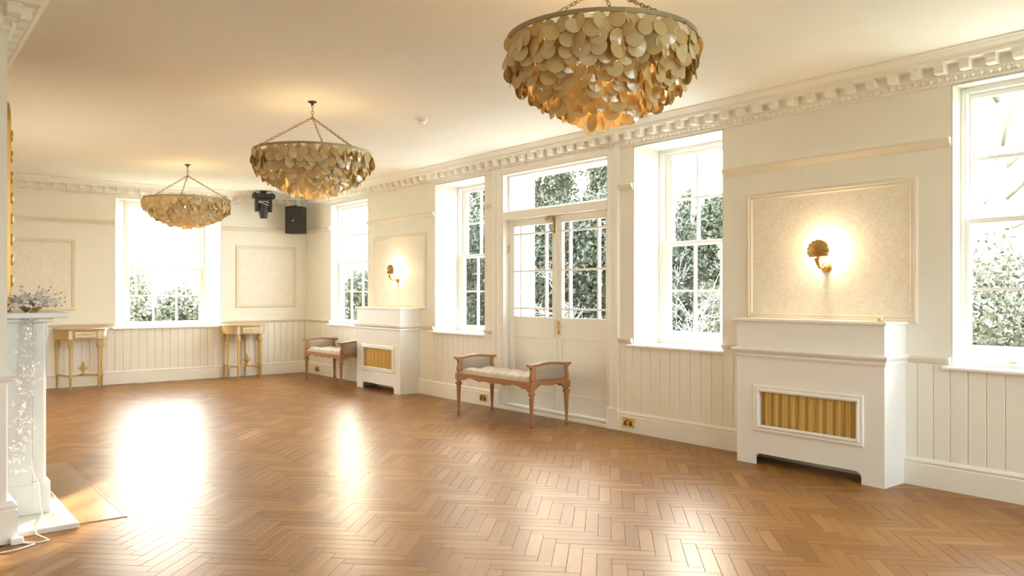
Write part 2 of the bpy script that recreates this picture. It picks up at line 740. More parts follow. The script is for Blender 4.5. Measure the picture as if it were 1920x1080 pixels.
def pier(y0, y1, x1, near_shift=0.0, far_shift=0.0):
    """a pier between openings; shifts splay its ends at the outer face"""
    wr.prism([(XR, y0), (x1, y0 + near_shift), (x1, y1 + far_shift), (XR, y1)], SILL - .02, ZK)


pier(YN - .1, W5[0], TH)
pier(W5[1], 3.2, TH)
pier(3.2, WA[0], TK, 0, -0.13)
pier(WA[1], DR[0], TK)
pier(DR[1], W4[0], TK, 0, -0.13)
pier(W4[1], 9.4, TK)
pier(9.4, WF[0], TH)
pier(WF[1], YF + .3, TH)
wr.box(XR, TK, YN - .1, YF + .3, ZK, ZC)
wr.box(XR, TH, YN - .1, 3.2, -.12, SILL - .02)
wr.box(XR, TK, 3.2, DR[0], -.12, SILL - .02)
wr.box(XR, TK, DR[1], 9.4, -.12, SILL - .02)
wr.box(XR, TH, 9.4, YF + .3, -.12, SILL - .02)
wr.box(XR, TK, DR[0], DR[1], -.12, -.01)
wall_right = wr.build('wall_right', 'wall_paint')
tag(wall_right, 'long cream wall with sash windows and double garden doors', 'wall', kind='structure')

WE = (2.66, 4.167)                    # opening of the end window, at the inner face
wf = MB()
wf.box(XL2 - .4, XR + .22, YF, YF + .55, -.12, .78)
wf.box(XL2 - .4, XR + .22, YF, YF + .55, ZK, ZC)
wf.prism([(XL2 - .4, YF), (WE[0], YF), (WE[0] + .2, YF + .40), (WE[0] + .2, YF + .55), (XL2 - .4, YF + .55)], .78, ZK)
wf.prism([(WE[1], YF), (XR + .22, YF), (XR + .22, YF + .55), (WE[1] - .13, YF + .55), (WE[1] - .13, YF + .40)], .78, ZK)
wall_far = wf.build('wall_far', 'wall_paint')
tag(wall_far, 'cream end wall with one tall window', 'wall', kind='structure')

wl = MB()
wl.box(XL - .15, XL, YN - .1, YB0, -.12, ZC)
wl.box(XL - .15, XB, YB0, YB1, -.12, ZC)
wl.box(XL - .15, XL2, YB1, YF + .3, -.12, ZC)
wall_left = wl.build('wall_left', 'wall_paint')
tag(wall_left, 'cream chimney breast wall behind the marble fireplace', 'wall', kind='structure')
BKW = ((1.3, 2.7), (3.6, 5.0))          # invented windows behind the viewer, added to light the near end
bk = MB()
bk.box(XL - .15, XR + .22, YN - .2, YN, -.12, SILL)
bk.box(XL - .15, XR + .22, YN - .2, YN, ZK, ZC)
xs_ = [XL - .15] + [c for p in BKW for c in p] + [XR + .22]
for k in range(0, len(xs_), 2):
    bk.box(xs_[k], xs_[k + 1], YN - .2, YN, SILL, ZK)
o = bk.build('wall_back', 'wall_paint')
tag(o, 'cream wall with two added fill-light windows behind the viewer', 'wall', kind='structure')

# ------------------------------------------------------------------ boarded dado, baseboards, rails
BDW = 0.108


def board_mesh(wd, h):
    t, c = 0.014, 0.006
    pts = [(0.0006, 0), (0.0006, -t + c), (c * .7, -t), (wd - c * .7, -t), (wd - .0006, -t + c), (wd - .0006, 0)]
    return MB().prism(pts, 0, h).mesh('dado_board', 'wainscot_paint')


BM = {}


def boards(parent, start, length, z0, z1, wall):
    n = max(1, round(length / BDW))
    wd = length / n
    key = (round(wd, 4), round(z1 - z0, 3))
    if key not in BM:
        BM[key] = board_mesh(wd, z1 - z0)
    for i in range(n):
        if wall == 'r':       # start = far y, runs towards the camera
            link('dado_board', BM[key], parent, (XR, start - i * wd, z0), (0, 0, RW))
        elif wall == 'f':
            link('dado_board', BM[key], parent, (start + i * wd, YF, z0), (0, 0, 0))
        else:
            link('dado_board', BM[key], parent, (start + i * wd, YB0, z0), (0, 0, 0))


ZB0, ZB1 = 0.17, 0.835
for far, near in ((YF - .014, WF[1]), (WF[0], W4[1]), (W4[0], DR[1] + .15), (DR[0] - .14, WA[1]), (WA[0], W5[1]), (W5[0], 0.2)):
    boards(wall_right, far, far - near, ZB0, ZB1, 'r')
for win in (WF, W4, WA, W5):
    boards(wall_right, win[1], win[1] - win[0], ZB0, SILL - .022, 'r')
boards(wall_far, XL2, WE[0] - XL2, ZB0, ZB1, 'f')
boards(wall_far, WE[0], WE[1] - WE[0], ZB0, .775, 'f')
boards(wall_far, WE[1], XR - .014 - WE[1], ZB0, ZB1, 'f')
boards(wall_left, XL, XB - XL, ZB0, ZB1, 'l')

BASEP = [(0, 0), (.034, 0), (.034, .145), (.028, .15), (.028, .158), (.033, .163), (.033, .17), (.022, .182), (.016, .19), (0, .19)]


def base_r(n, y1, y0, label):
    o = MB().sweep([(XR, y1, 0), (XR, y0, 0)], BASEP).build('baseboard_' + n, 'wainscot_paint')
    tag(o, label, 'baseboard', kind='structure')


o = MB().sweep([(XL2, YF, 0), (XR, YF, 0), (XR, DR[1] + .152, 0)], BASEP).build('baseboard_far', 'wainscot_paint')
tag(o, 'tall moulded cream baseboard running round the far corner', 'baseboard', kind='structure')
base_r('right', DR[0] - .142, YN, 'tall moulded cream baseboard from the doors towards the viewer')
o = MB().sweep([(XL, YB0, 0), (XB, YB0, 0), (XB, 5.27, 0)], [(a * 1.25, b * 1.15) for a, b in BASEP]).build('baseboard_left', 'trim_paint')
tag(o, 'deep white baseboard round the corner of the chimney breast', 'baseboard', kind='structure')

DADOP = [(0, -.045), (.012, -.045), (.016, -.032), (.024, -.026), (.030, -.012), (.036, -.004), (.036, .006), (.026, .012), (0, .012)]
PICP = [(0, -.03), (.010, -.03), (.014, -.018), (.022, -.008), (.028, .006), (.034, .014), (.034, .024), (.014, .030), (0, .030)]
tcount = [0]


def trim(mb, mat, label, cat='trim', parent=None, **k):
    tcount[0] += 1
    o = mb.build('trim_%d' % tcount[0], mat, parent, **k)
    tag(o, label, cat, kind='structure')
    return o


def rail_group(zc, prof, mat, segs_r, segs_f, label, cat):
    tcount[0] += 1
    e = empty('trim_%d' % tcount[0], (0, 0, zc), 0, label, cat, kind='structure')
    for (a, b) in segs_r:
        MB().sweep([(XR, a, 0), (XR, b, 0)], prof).build('rail_length', mat, e)
    for (a, b) in segs_f:
        MB().sweep([(a, YF, 0), (b, YF, 0)], prof).build('rail_length', mat, e)
    return e


rseg = [(YF, WF[1]), (WF[0], W4[1]), (W4[0], DR[1] + .15), (DR[0] - .14, WA[1]), (WA[0], W5[1]), (W5[0], YN)]
fseg = [(XL2, WE[0]), (WE[1], XR)]
rail_group(0.862, DADOP, 'rail_paint', rseg, fseg, 'narrow moulded cream dado rail above the boarded dado', 'dado rail')
rail_group(2.295, PICP, 'rail_paint', rseg, fseg, 'moulded tan picture rail below the cornice', 'picture rail')
trim(MB().sweep([(XL, YB0, 0.87), (XB, YB0, 0.87), (XB, 5.27, .87)], DADOP), 'trim_paint', 'white dado rail on the corner of the chimney breast', 'dado rail')

# ------------------------------------------------------------------ cornice
CP = [(0, 0), (.012, 0), (.016, .008), (.012, .014), (.014, .018), (.034, .046), (.042, .046), (.042, .054), (.036, .056),
      (.036, .112), (.050, .112), (.050, .120), (.135, .120), (.135, .140), (.142, .143), (.142, .150), (.155, .156), (.172, .168), (.185, .182), (.192, .184), (.192, .195), (0, .195)]


def dentil_mesh():
    # modillion block with a small cap, front at +y
    mb = MB()
    mb.slab([(0.034, .058), (.092, .058), (.104, .066), (.108, .078), (.108, .104), (.034, .104)], 'x', -.030, .030)
    mb.box(-.034, .034, .034, .116, .104, .1195)
    return mb.mesh('modillion', 'cornice_paint')


DM = dentil_mesh()


def egg_mesh():
    mb = MB()
    return mb


def cornice(name_label, path, skip=()):
    tcount[0] += 1
    e = empty('trim_%d' % tcount[0], (0, 0, ZK), 0, name_label, 'cornice', kind='structure')
    MB().sweep([(p[0], p[1], 0) for p in path], CP).build('cornice_moulding', 'cornice_paint', e)
    eggs = MB()
    darts = MB()
    for i in range(len(path) - 1):
        a, b = Vector(path[i]), Vector(path[i + 1])
        d = (b - a)
        ln = d.length
        d.normalize()
        side = Vector((d.y, -d.x))           # cross(d, up)
        convex = name_label.startswith('deep')
        s0 = -0.02 if (convex and i > 0) else (0.17 if i > 0 else 0.08)
        s1 = ln + .02 if (convex and i < len(path) - 2) else (ln - .17 if i < len(path) - 2 else ln)
        n = int((s1 - s0) / 0.155)
        rot = atan2(side.y, side.x) - pi / 2
        for k in range(n + 1):
            p = a + d * (s0 + k * (s1 - s0) / max(1, n))
            link('modillion', DM, e, (p.x, p.y, 0), (0, 0, rot))
        n2 = int((s1 - s0) / 0.052)
        for k in range(n2 + 1):
            p = a + d * (s0 + k * (s1 - s0) / n2)
            q = p + side * .026
            h = d * .017
            t = q + side * .020
            eggs.add([(q.x - h.x, q.y - h.y, .034), (q.x + h.x, q.y + h.y, .034), (q.x, q.y, .014), (t.x, t.y, .030),
                      (q.x + side.x * .014, q.y + side.y * .014, .047)],
                     [(0, 3, 4), (3, 1, 4), (0, 2, 3), (2, 1, 3)])
            q2 = p + d * .026 + side * .02
            t2 = q2 + side * .02
            h = d * .005
            darts.add([(q2.x - h.x, q2.y - h.y, .046), (q2.x + h.x, q2.y + h.y, .046), (q2.x, q2.y, .014), (t2.x, t2.y, .04)],
                      [(0, 3, 1), (0, 2, 3), (2, 1, 3)])
    o = eggs.build('egg_moulding', 'cornice_paint', e)
    o['kind'] = 'stuff'
    o = darts.build('dart_moulding', 'cornice_paint', e)
    o['kind'] = 'stuff'
    return e


cornice('white plaster cornice with square modillion blocks along the window wall', [(XL2, YF), (XR, YF), (XR, YN)])
ce = cornice('deep plaster cornice wrapping the chimney breast at upper left', [(XL, YB0), (XB, YB0), (XB, YB1), (XL2, YB1)])
# leaf ornament under the soffit of the chimney breast cornice
lm = MB()
for k in range(7):
    a = -0.9 + k * .3
    lm.tube([(.0, a * .02, 0), (.018, a * .03 + .004, -.006), (.034, a * .045, -.004)], [.005, .007, .002], 5)
LM = lm.mesh('soffit_leaf', 'cornice_paint')
for k in range(15):
    link('soffit_leaf', LM, ce, (XB + .055, YB0 + .08 + k * .155, .112), (0, 0, random.uniform(-.3, .3)))
    link('soffit_leaf', LM, ce, (XB + .100, YB0 + .10 + k * .155, .118), (0, 0, pi + random.uniform(-.3, .3)))

# ------------------------------------------------------------------ sash windows
wcount = [0]


def pane(parent, x0, x1, z0, z1, y):
    MB().box(x0 - .004, x1 + .004, y - .002, y + .002, z0 - .004, z1 + .004).build('pane', 'window_glass', parent)


def sash(name, parent, x0, x1, z0, z1, y, st, rt, rb, cols, rows, glass=True):
    """a sash: stiles, rails, glazing bars and panes; x0..z1 is the sash outline"""
    e = MB()
    dt = 0.022
    e.box(x0, x0 + st, y - dt, y + dt, z0, z1)
    e.box(x1 - st, x1, y - dt, y + dt, z0, z1)
    e.box(x0 + st, x1 - st, y - dt, y + dt, z0, z0 + rb)
    e.box(x0 + st, x1 - st, y - dt, y + dt, z1 - rt, z1)
    s = e.build(name, 'white_gloss', parent, bevel=.004)
    gx0, gx1, gz0, gz1 = x0 + st, x1 - st, z0 + rb, z1 - rt
    bw = 0.011
    for c in range(1, cols):
        x = gx0 + (gx1 - gx0) * c / cols
        MB().box(x - bw, x + bw, y - .016, y + .014, gz0, gz1).build('glazing_bar', 'white_gloss', s)
    for r in range(1, rows):
        z = gz0 + (gz1 - gz0) * r / rows
        MB().box(gx0, gx1, y - .0155, y + .0135, z - bw, z + bw).build('glazing_bar', 'white_gloss', s)
    for c in range(cols):
        for r in range(rows):
            pane(s, gx0 + (gx1 - gx0) * c / cols, gx0 + (gx1 - gx0) * (c + 1) / cols,
                 gz0 + (gz1 - gz0) * r / rows, gz0 + (gz1 - gz0) * (r + 1) / rows, y)
    return s


def window(loc, rz, W, d, gl, gr, zm, label, up=(3, 2), lo=(3, 2), sp=(0, 0), sill_ext=.035, zs=SILL, lining=True, hr=0.0):
    """W opening width at the inner face, d depth of the reveal, sp splay at (left, right),
       gl/gr distance from frame edge to the glass, zm meeting rail"""
    wcount[0] += 1
    e = empty('window_%d' % wcount[0], loc, rz, label, 'window', kind='structure')
    a, b = sp[0], W - sp[1]                     # frame edges at depth d
    H = ZK
    # linings of the reveal
    if lining:
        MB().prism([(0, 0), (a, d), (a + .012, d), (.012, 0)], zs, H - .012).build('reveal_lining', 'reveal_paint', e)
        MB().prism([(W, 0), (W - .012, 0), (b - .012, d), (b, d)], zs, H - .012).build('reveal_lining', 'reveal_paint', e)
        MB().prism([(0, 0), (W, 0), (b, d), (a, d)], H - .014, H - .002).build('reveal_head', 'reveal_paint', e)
    # sill board with a rounded nose
    n = []
    for k in range(7):
        t = pi / 2 + pi * k / 6
        n.append((-.045 + .0135 * cos(t), zs - .0135 + .0135 * sin(t)))
    ins = sorted([(p[0], p[1]) for p in n], key=lambda q: 0)
    prof = [(d + .02, zs), ] + n + [(d + .02, zs - .027)]
    mb = MB()
    vs = [(-sill_ext, p[0], p[1]) for p in prof if p[0] <= 0] + [(W + sill_ext, p[0], p[1]) for p in prof if p[0] <= 0]
    pr = [p for p in prof if p[0] <= 0]
    pr = [(0.0, zs)] + pr + [(0.0, zs - .027)]
    mb.slab(pr, 'x', -sill_ext, W + sill_ext)
    mb.prism([(0, 0), (W, 0), (b, d + .02), (a, d + .02)], zs - .02, zs)
    mb.build('sill', 'white_gloss', e)
    # box frame
    fr = MB()
    fw = 0.045
    y0, y1 = d - .005, d + .085
    fr.box(a, a + fw, y0, y1, zs, H - .002)
    fr.box(b - fw, b, y0, y1, zs, H - .002)
    fr.box(a + fw, b - fw, y0, y1, H - .05, H - .002)
    fr.box(a + fw, b - fw, y0, y1, zs - .02, zs + .012)
    fr.box(a, a + fw - .012, y0 - .012, y0, zs, H - .03)
    fr.box(b - fw + .012, b, y0 - .012, y0, zs, H - .03)
    fr.build('box_frame', 'white_gloss', e, bevel=.003)
    x0, x1 = a + fw, b - fw
    st = gl - fw
    zt = H - .05
    us = sash('upper_sash', e, x0, x1, zm - .02, zt, d + .062, st, .035, .035, *up)
    ls = sash('lower_sash', e, x0, x1, zs + .012, zm + .02, d + .016, st, .035, .058, *lo)
    # brass catch and lifts
    MB().lathe([(.012, 0), (.014, .006), (.009, .014), (.004, .02)], 10, ((x0 + x1) / 2, d + .016, zm + .02)).build('catch', 'brass', ls)
    for fx in (.25, .75):
        MB().tube([(x0 + (x1 - x0) * fx - .02, d - .006, zs + .03), (x0 + (x1 - x0) * fx - .018, d - .022, zs + .034),
                   (x0 + (x1 - x0) * fx + .018, d - .022, zs + .034), (x0 + (x1 - x0) * fx + .02, d - .006, zs + .03)], .004, 6).build('sash_lift', 'brass', ls)
    return e


window((XR, W5[1], 0), RW, W5[1] - W5[0], .13, .065, .065, 1.77, 'sash window at the right edge of the picture, bush outside')
window((XR, WA[1], 0), RW, WA[1] - WA[0], .36, .13, .13, 1.762, 'deep set sash window between the garden doors and the large radiator cover', sp=(0, -.125))
window((XR, W4[1], 0), RW, W4[1] - W4[0], .36, .13, .13, 1.762, 'narrow looking deep set sash window left of the garden doors', sp=(0, -.06))
window((XR, WF[1], 0), RW, WF[1] - WF[0], .13, .065, .065, 1.76, 'sash window near the far corner above the distant bench')
window((WE[0], YF, 0), 0, WE[1] - WE[0], .38, .085, .085, 1.662, 'bright sash window in the middle of the end wall', up=(1, 1), sp=(.2, .13), zs=.80)

for (xa, xb) in BKW:  # unseen windows put in to let fill daylight into the near end
    window((xb, YN, 0), pi, xb - xa, .05, .085, .085, 1.762, 'added sash window for fill daylight behind the viewer, on the %s' % ('fireplace side' if xa < 2 else 'radiator side'), up=(3, 1), lo=(3, 1))

# daylight portals in the openings (they emit nothing; they guide the sampling of the sky)
def portal(loc, rot, sx, sz):
    ld = bpy.data.lights.new('window_portal', 'AREA')
    ld.shape = 'RECTANGLE'
    ld.size, ld.size_y = sx, sz
    ld.cycles.is_portal = True
    po = bpy.data.objects.new('window_portal', ld)
    COL.objects.link(po)
    po.location = loc
    po.rotation_euler = rot


zc_, zh_ = (SILL + ZK) / 2, ZK - SILL
for (wn, xx) in ((W5, XR + .24), (WA, TK + .02), (W4, TK + .02), (WF, XR + .24)):
    portal((xx, (wn[0] + wn[1]) / 2, zc_), (0, radians(90), 0), zh_ + .1, wn[1] - wn[0] + .2)
portal((TK + .02, (DR[0] + DR[1]) / 2, 1.33), (0, radians(90), 0), 2.75, DR[1] - DR[0] + .1)
portal(((WE[0] + WE[1]) / 2, YF + .58, zc_), (radians(-90), 0, 0), WE[1] - WE[0], zh_ + .1)

for (xa, xb) in BKW:
    portal(((xa + xb) / 2, YN - .22, zc_), (radians(90), 0, 0), xb - xa, zh_ + .1)

# ------------------------------------------------------------------ garden doors
DXI = .08                              # recess of the leaves
dw = DR[1] - DR[0]
tcount[0] += 1
arch = empty('trim_%d' % tcount[0], (XR, DR[1], 0), RW, 'white moulded architrave and plinth blocks around the garden doors', 'door frame', kind='structure')
ARP = [(0, 0), (0, .012), (.03, .018), (.036, .026), (.05, .026), (.056, .018), (.10, .022), (.115, .034), (.14, .034), (.145, .028), (.145, 0)]
# opening outline; profile grows outwards
MB().sweep([(0, 0, .20), (0, 0, ZK - .03), (dw, 0, ZK - .03), (dw, 0, .20)], [(-a * (1 if True else 1), b) for a, b in ARP if True],
           up=(0, -1, 0)).build('architrave', 'trim_paint', arch)
for (x0, x1) in ((-.15, .002), (dw - .002, dw + .15)):
    MB().box(x0, x1, -.042, 0, 0, .20).build('plinth_block', 'trim_paint', arch, bevel=.004)
jm = MB()
jm.box(0, .03, 0, .40, 0, ZK - .002)
jm.box(dw - .03, dw, 0, .40, 0, ZK - .002)
jm.box(.03, dw - .03, 0, .40, ZK - .05, ZK - .002)
jm.build('jamb', 'trim_paint', arch, bevel=.003)
MB().box(.03, dw - .03, .0, .16, 2.115, 2.205).build('transom_bar', 'trim_paint', arch, bevel=.008)
th = MB()
th.box(0, dw, -.03, .42, -.01, .028)
th.box(.03, dw - .03, .045, .42, .028, .05)
th.build('threshold', 'trim_paint', arch, bevel=.004)
MB().box(.03, dw - .03, .012, .044, .0285, .031).build('threshold_strip', 'brass', arch)

wcount[0] += 1
tl = empty('window_%d' % wcount[0], (XR, DR[1], 0), RW, 'wide clear transom light above the garden doors', 'window', kind='structure')
fr = MB()
fr.box(.03, .06, .07, .12, 2.205, 2.62)
fr.box(dw - .06, dw - .03, .07, .12, 2.205, 2.62)
fr.box(.06, dw - .06, .07, .12, 2.205, 2.225)
fr.box(.06, dw - .06, .07, .12, 2.60, 2.62)
fr.build('transom_frame', 'trim_paint', tl, bevel=.003)
pane(tl, .06, dw - .06, 2.225, 2.60, .095)


def leaf(name, x0, x1, label, hinge_left):
    e = empty(name, (XR, DR[1], 0), RW, label, 'door', kind='structure')
    y0, y1 = DXI, DXI + .045
    yc = (y0 + y1) / 2
    so, si = .085, .062                 # outer and meeting stile
    a, b = (x0 + so, x1 - si) if hinge_left else (x0 + si, x1 - so)
    zb, zt = .055, 2.113
    g0, g1 = 1.028, 2.05
    MB().box(x0, a, y0, y1, zb, zt).build('stile', 'trim_paint', e, bevel=.003)
    MB().box(b, x1, y0, y1, zb, zt).build('stile', 'trim_paint', e, bevel=.003)
    MB().box(a, b, y0, y1, g1, zt).build('top_rail', 'trim_paint', e)
    MB().box(a, b, y0, y1, .815, g0).build('lock_rail', 'trim_paint', e, bevel=.003)
    MB().box(a, b, y0, y1, zb, .25).build('bottom_rail', 'trim_paint', e, bevel=.003)
    MB().box(a, b, y0 + .010, y1 - .01, .25, .815).build('lower_panel', 'trim_paint', e)
    fw = .10
    xs = [a, a + .125, b - .125, b]
    zs = [g0, g0 + fw, (g0 + g1) / 2, g1 - fw, g1]
    for x in xs[1:3]:
        MB().box(x - .011, x + .011, yc - .018, yc + .018, g0, g1).build('glazing_bar', 'white_gloss', e)
    for z in zs[1:4]:
        MB().box(a, b, yc - .0175, yc + .0175, z - .010, z + .010).build('glazing_bar', 'white_gloss', e)
    ed = MB()
    for (p, q, r, s) in ((a, a + .012, g0, g1), (b - .012, b, g0, g1), (a, b, g0, g0 + .012), (a, b, g1 - .012, g1)):
        ed.box(p, q, yc - .02, yc + .02, r, s)
    ed.build('glazing_bead', 'white_gloss', e)
    for i in range(3):
        for j in range(4):
            pane(e, xs[i], xs[i + 1], zs[j], zs[j + 1], yc)
    return e


mid = dw / 2
d1 = leaf('door_1', .032, mid - .002, 'left garden door leaf with margin glazing', True)
d2 = leaf('door_2', mid + .002, dw - .032, 'right garden door leaf with brass lever handle', False)
# brass handle with plate on the right leaf, closing bead on the left leaf
hp = MB().box(mid + .014, mid + .054, DXI - .006, DXI, .86, 1.005).build('handle_plate', 'brass', d2, bevel=.003)
MB().tube([(mid + .034, DXI - .004, .955), (mid + .034, DXI - .045, .955), (mid + .045, DXI - .05, .955), (mid + .13, DXI - .048, .952)], [.008, .008, .009, .006], 10).build('lever', 'brass', hp, smooth=True)
MB().lathe([(.008, 0), (.008, -.012), (.003, -.014)], 10, (mid + .034, DXI - .006, .895), 'y').build('keyhole_cover', 'brass', hp)
MB().box(mid - .012, mid + .006, DXI - .012, DXI, .06, 2.10).build('closing_bead', 'trim_paint', d1, bevel=.003)
MB().box(mid - .026, mid - .012, DXI - .008, DXI, .83, 1.02).build('lock_case', 'brass_dark', d1)
bo = MB()
bo.box(mid - .045, mid - .025, DXI - .016, DXI - .001, 1.93, 2.105)
bo.tube([(mid - .035, DXI - .016, 1.95), (mid - .035, DXI - .05, 1.945)], .009, 8)
bo.build('bolt', 'brass_dark', d1, bevel=.002)
MB().box(mid - .16, mid - .045, DXI - .03, DXI - .002, 2.075, 2.10).build('bolt_stay', 'brass_dark', d1, bevel=.004)
for zz in (.35, 1.75):
    MB().lathe([(.008, 0), (.008, .09)], 8, (.034, DXI - .004, zz)).build('hinge', 'brass_dark', d1)
    MB().lathe([(.008, 0), (.008, .09)], 8, (dw - .034, DXI - .004, zz)).build('hinge', 'brass_dark', d2)

# ------------------------------------------------------------------ framed wallpaper panels
FRP = [(0, 0), (0, .010), (.010, .020), (.022, .022), (.030, .016), (.042, .018), (.052, .010), (.052, 0)]


def wall_panel(wall, a0, a1, z0, z1, label):
    tcount[0] += 1
    if wall == 'r':
        e = empty('trim_%d' % tcount[0], (XR, a1, 0), RW, label, 'wall panel', kind='structure')
        W = a1 - a0
    else:
        e = empty('trim_%d' % tcount[0], (a0, YF, 0), 0, label, 'wall panel', kind='structure')
        W = a1 - a0
    # local: x along the wall, -y into the room
    MB().sweep([(0, 0, z0), (0, 0, z1), (W, 0, z1), (W, 0, z0)], [(a, b) for a, b in FRP], up=(0, -1, 0), closed=True).build('panel_moulding', 'rail_paint', e)
    MB().box(.05, W - .05, -.006, 0, z0 + .05, z1 - .05).build('wallpaper_panel', 'wallpaper', e)
    return e


wall_panel('r', 2.568, 3.929, 1.09, 2.092, 'patterned wallpaper panel behind the large near wall light')
wall_panel('r', 8.776, 10.157, 1.088, 2.080, 'patterned wallpaper panel behind the distant wall light')
wall_panel('f', 4.39, 5.375, 1.068, 2.045, 'square wallpaper panel right of the end window')
wall_panel('f', 1.18, 2.167, 1.058, 2.04, 'square wallpaper panel left of the end window')


# ------------------------------------------------------------------ radiator covers
def radiator_cover(y_far, Wd, label):
    """local: x along the wall towards the camera, -y into the room"""
    D = .30
    e = empty('radiator_cover', (XR - .0, y_far, 0), RW, label, 'radiator cover', 'radiator covers under the wall lights')
    z1, zm = 1.083, .855
    c0, c1, ch = .165, Wd - .16, .085                  # cut-out for the feet
    g = (.201, .978 * Wd / 1.164 - .0, .30, .56)
    g0, g1, gz0, gz1 = .20, Wd - .186, .30, .56
    y = -D
    t = .018
    fp = MB()
    # front board: two stiles, rail below and above the grille; the cut-out has rounded corners
    fp.box(0, g0, y, y + t, ch + .03, z1)
    fp.box(g1, Wd, y, y + t, ch + .03, z1)
    fp.box(g0, g1, y, y + t, gz1, z1)
    fp.box(g0, g1, y, y + t, ch + .03, gz0)
    arc = [(0, 0), (c0, 0)]
    for k in range(7):
        th_ = pi - (pi / 2) * k / 6
        arc.append((c0 + .045 + .045 * cos(th_), ch - .045 + .045 * sin(th_)))
    for k in range(7):
        th_ = pi / 2 - (pi / 2) * k / 6
        arc.append((c1 - .045 + .045 * cos(th_), ch - .045 + .045 * sin(th_)))
    arc += [(c1, 0), (Wd, 0), (Wd, ch + .03), (0, ch + .03)]
    fp.slab(arc, 'y', y, y + t)
    fp.build('front_panel', 'cover_paint', e)
    for x0 in (0, Wd - t):
        sp = MB().slab([(y + t, 0), (-.002, 0), (-.002, z1), (y + t, z1)], 'x', x0, x0 + t)
        sp.build('side_panel', 'cover_paint', e)
    MB().box(-.022, Wd + .022, y - .022, -.002, z1, z1 + .022).build('top_shelf', 'cover_paint', e, bevel=.005)
    mp = [(0, -.045), (.010, -.045), (.016, -.030), (.014, -.018), (.024, -.006), (.034, .006), (.036, .016), (.030, .022), (0, .03)]
    MB().sweep([(Wd, -.002, zm), (Wd, y, zm), (0, y, zm), (0, -.002, zm)][::-1], mp).build('moulding', 'cover_paint', e)
    fr_ = [(0, 0), (0, .012), (.010, .016), (.022, .014), (.034, .022), (.044, .020), (.050, .012), (.050, 0)]
    MB().sweep([(g0 - .044, y, gz0 - .044), (g0 - .044, y, gz1 + .044), (g1 + .044, y, gz1 + .044), (g1 + .044, y, gz0 - .044)],
               fr_, up=(0, -1, 0), closed=True).build('grille_frame', 'cover_paint', e)
    # woven brass grille with shallow vertical folds
    mb = MB()
    nx = 96
    vs, fs = [], []
    for i in range(nx + 1):
        x = g0 - .004 + (g1 - g0 + .008) * i / nx
        yy = y + .022 + .012 * sin(i / nx * 2 * pi * 11)
        vs += [(x, yy, gz0 - .004), (x, yy, gz1 + .004)]
    fs = [(2 * i, 2 * i + 2, 2 * i + 3, 2 * i + 1) for i in range(nx)]
    mb.add(vs, fs)
    mb.build('grille', 'brass_mesh', e, smooth=True)
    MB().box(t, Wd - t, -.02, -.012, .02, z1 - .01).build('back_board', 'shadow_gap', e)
    return e


radiator_cover(3.814, 1.164, 'large white radiator cover with brass grille nearest the viewer')
radiator_cover(10.106, 1.176, 'smaller looking white radiator cover with brass grille beside the distant bench')

# ------------------------------------------------------------------ wall lights
def sconce(y, z, label):
    e = empty('wall_light', (XR - .006, y, z), RW, label, 'wall light', 'brass shell wall lights')
    MB().lathe([(.040, 0), (.042, -.006), (.036, -.012), (.024, -.016), (.020, -.024), (.012, -.030), (.012, -.04), (.004, -.044)], 20, (0, 0, 0), 'y').build('back_plate', 'brass_dark', e, smooth=True)
    MB().tube([(0, -.02, 0), (0, -.06, -.012), (0, -.10, -.006), (0, -.125, .03), (0, -.13, .062)], [.010, .009, .010, .014, .022], 10).build('arm', 'brass_dark', e, smooth=True)
    # scalloped shell dish, hollow side to the wall
    nr, na = 8, 60
    vs, fs = [], []
    for lay in (0, 1):
        for i in range(nr + 1):
            f = i / nr
            for k in range(na + 1):
                th_ = 2 * pi * k / na
                R0 = .088 + .0025 * cos(k * pi / 2.0)
                if sin(th_) < 0:
                    R0 = min(R0, .050 / max(.05, -sin(th_)))
                R = R0 * f
                rib = .0028 * cos(k * pi / 2.0) * f
                x = R * cos(th_)
                zz = .062 + .055 + R * sin(th_) * .92
                dish = .036 * f * f
                yy = -.155 + dish - rib + (.003 if lay else 0)
                vs.append((x, yy, zz))
    n1 = (nr + 1) * (na + 1)
    for lay in (0, 1):
        for i in range(nr):
            for k in range(na):
                q = lay * n1 + i * (na + 1) + k
                fs.append((q, q + 1, q + na + 2, q + na + 1))
    for k in range(na):
        q = nr * (na + 1) + k
        fs.append((q, q + 1, n1 + q + 1, n1 + q))
    MB().add(vs, fs).build('shell_reflector', 'brass_dark', e, smooth=True)
    MB().lathe([(.014, 0), (.014, .03)], 10, (0, -.115, .06)).build('lamp_holder', 'brass_dark', e)
    MB().ball((0, -.105, .115), .020, 12, 8, (1, 1, 1.3)).build('bulb', 'bulb_sconce', e, smooth=True)
    MB().tube([(0.002, -.008, -.04), (0.002, -.006, -.12)], .0012, 5).build('flex', 'cable_white', e)
    ld = bpy.data.lights.new('wall_light_lamp', 'POINT')
    ld.energy = 3.4
    ld.color = (1.0, .76, .47)
    ld.shadow_soft_size = .03
    lo = bpy.data.objects.new('wall_light_lamp', ld)
    COL.objects.link(lo)
    lo.parent = e
    lo.location = (0, -.070, .115)
    return e


sconce(3.235, 1.492, 'lit brass shell wall light above the large radiator cover')
sconce(9.49, 1.480, 'lit brass shell wall light on the distant wallpaper panel')


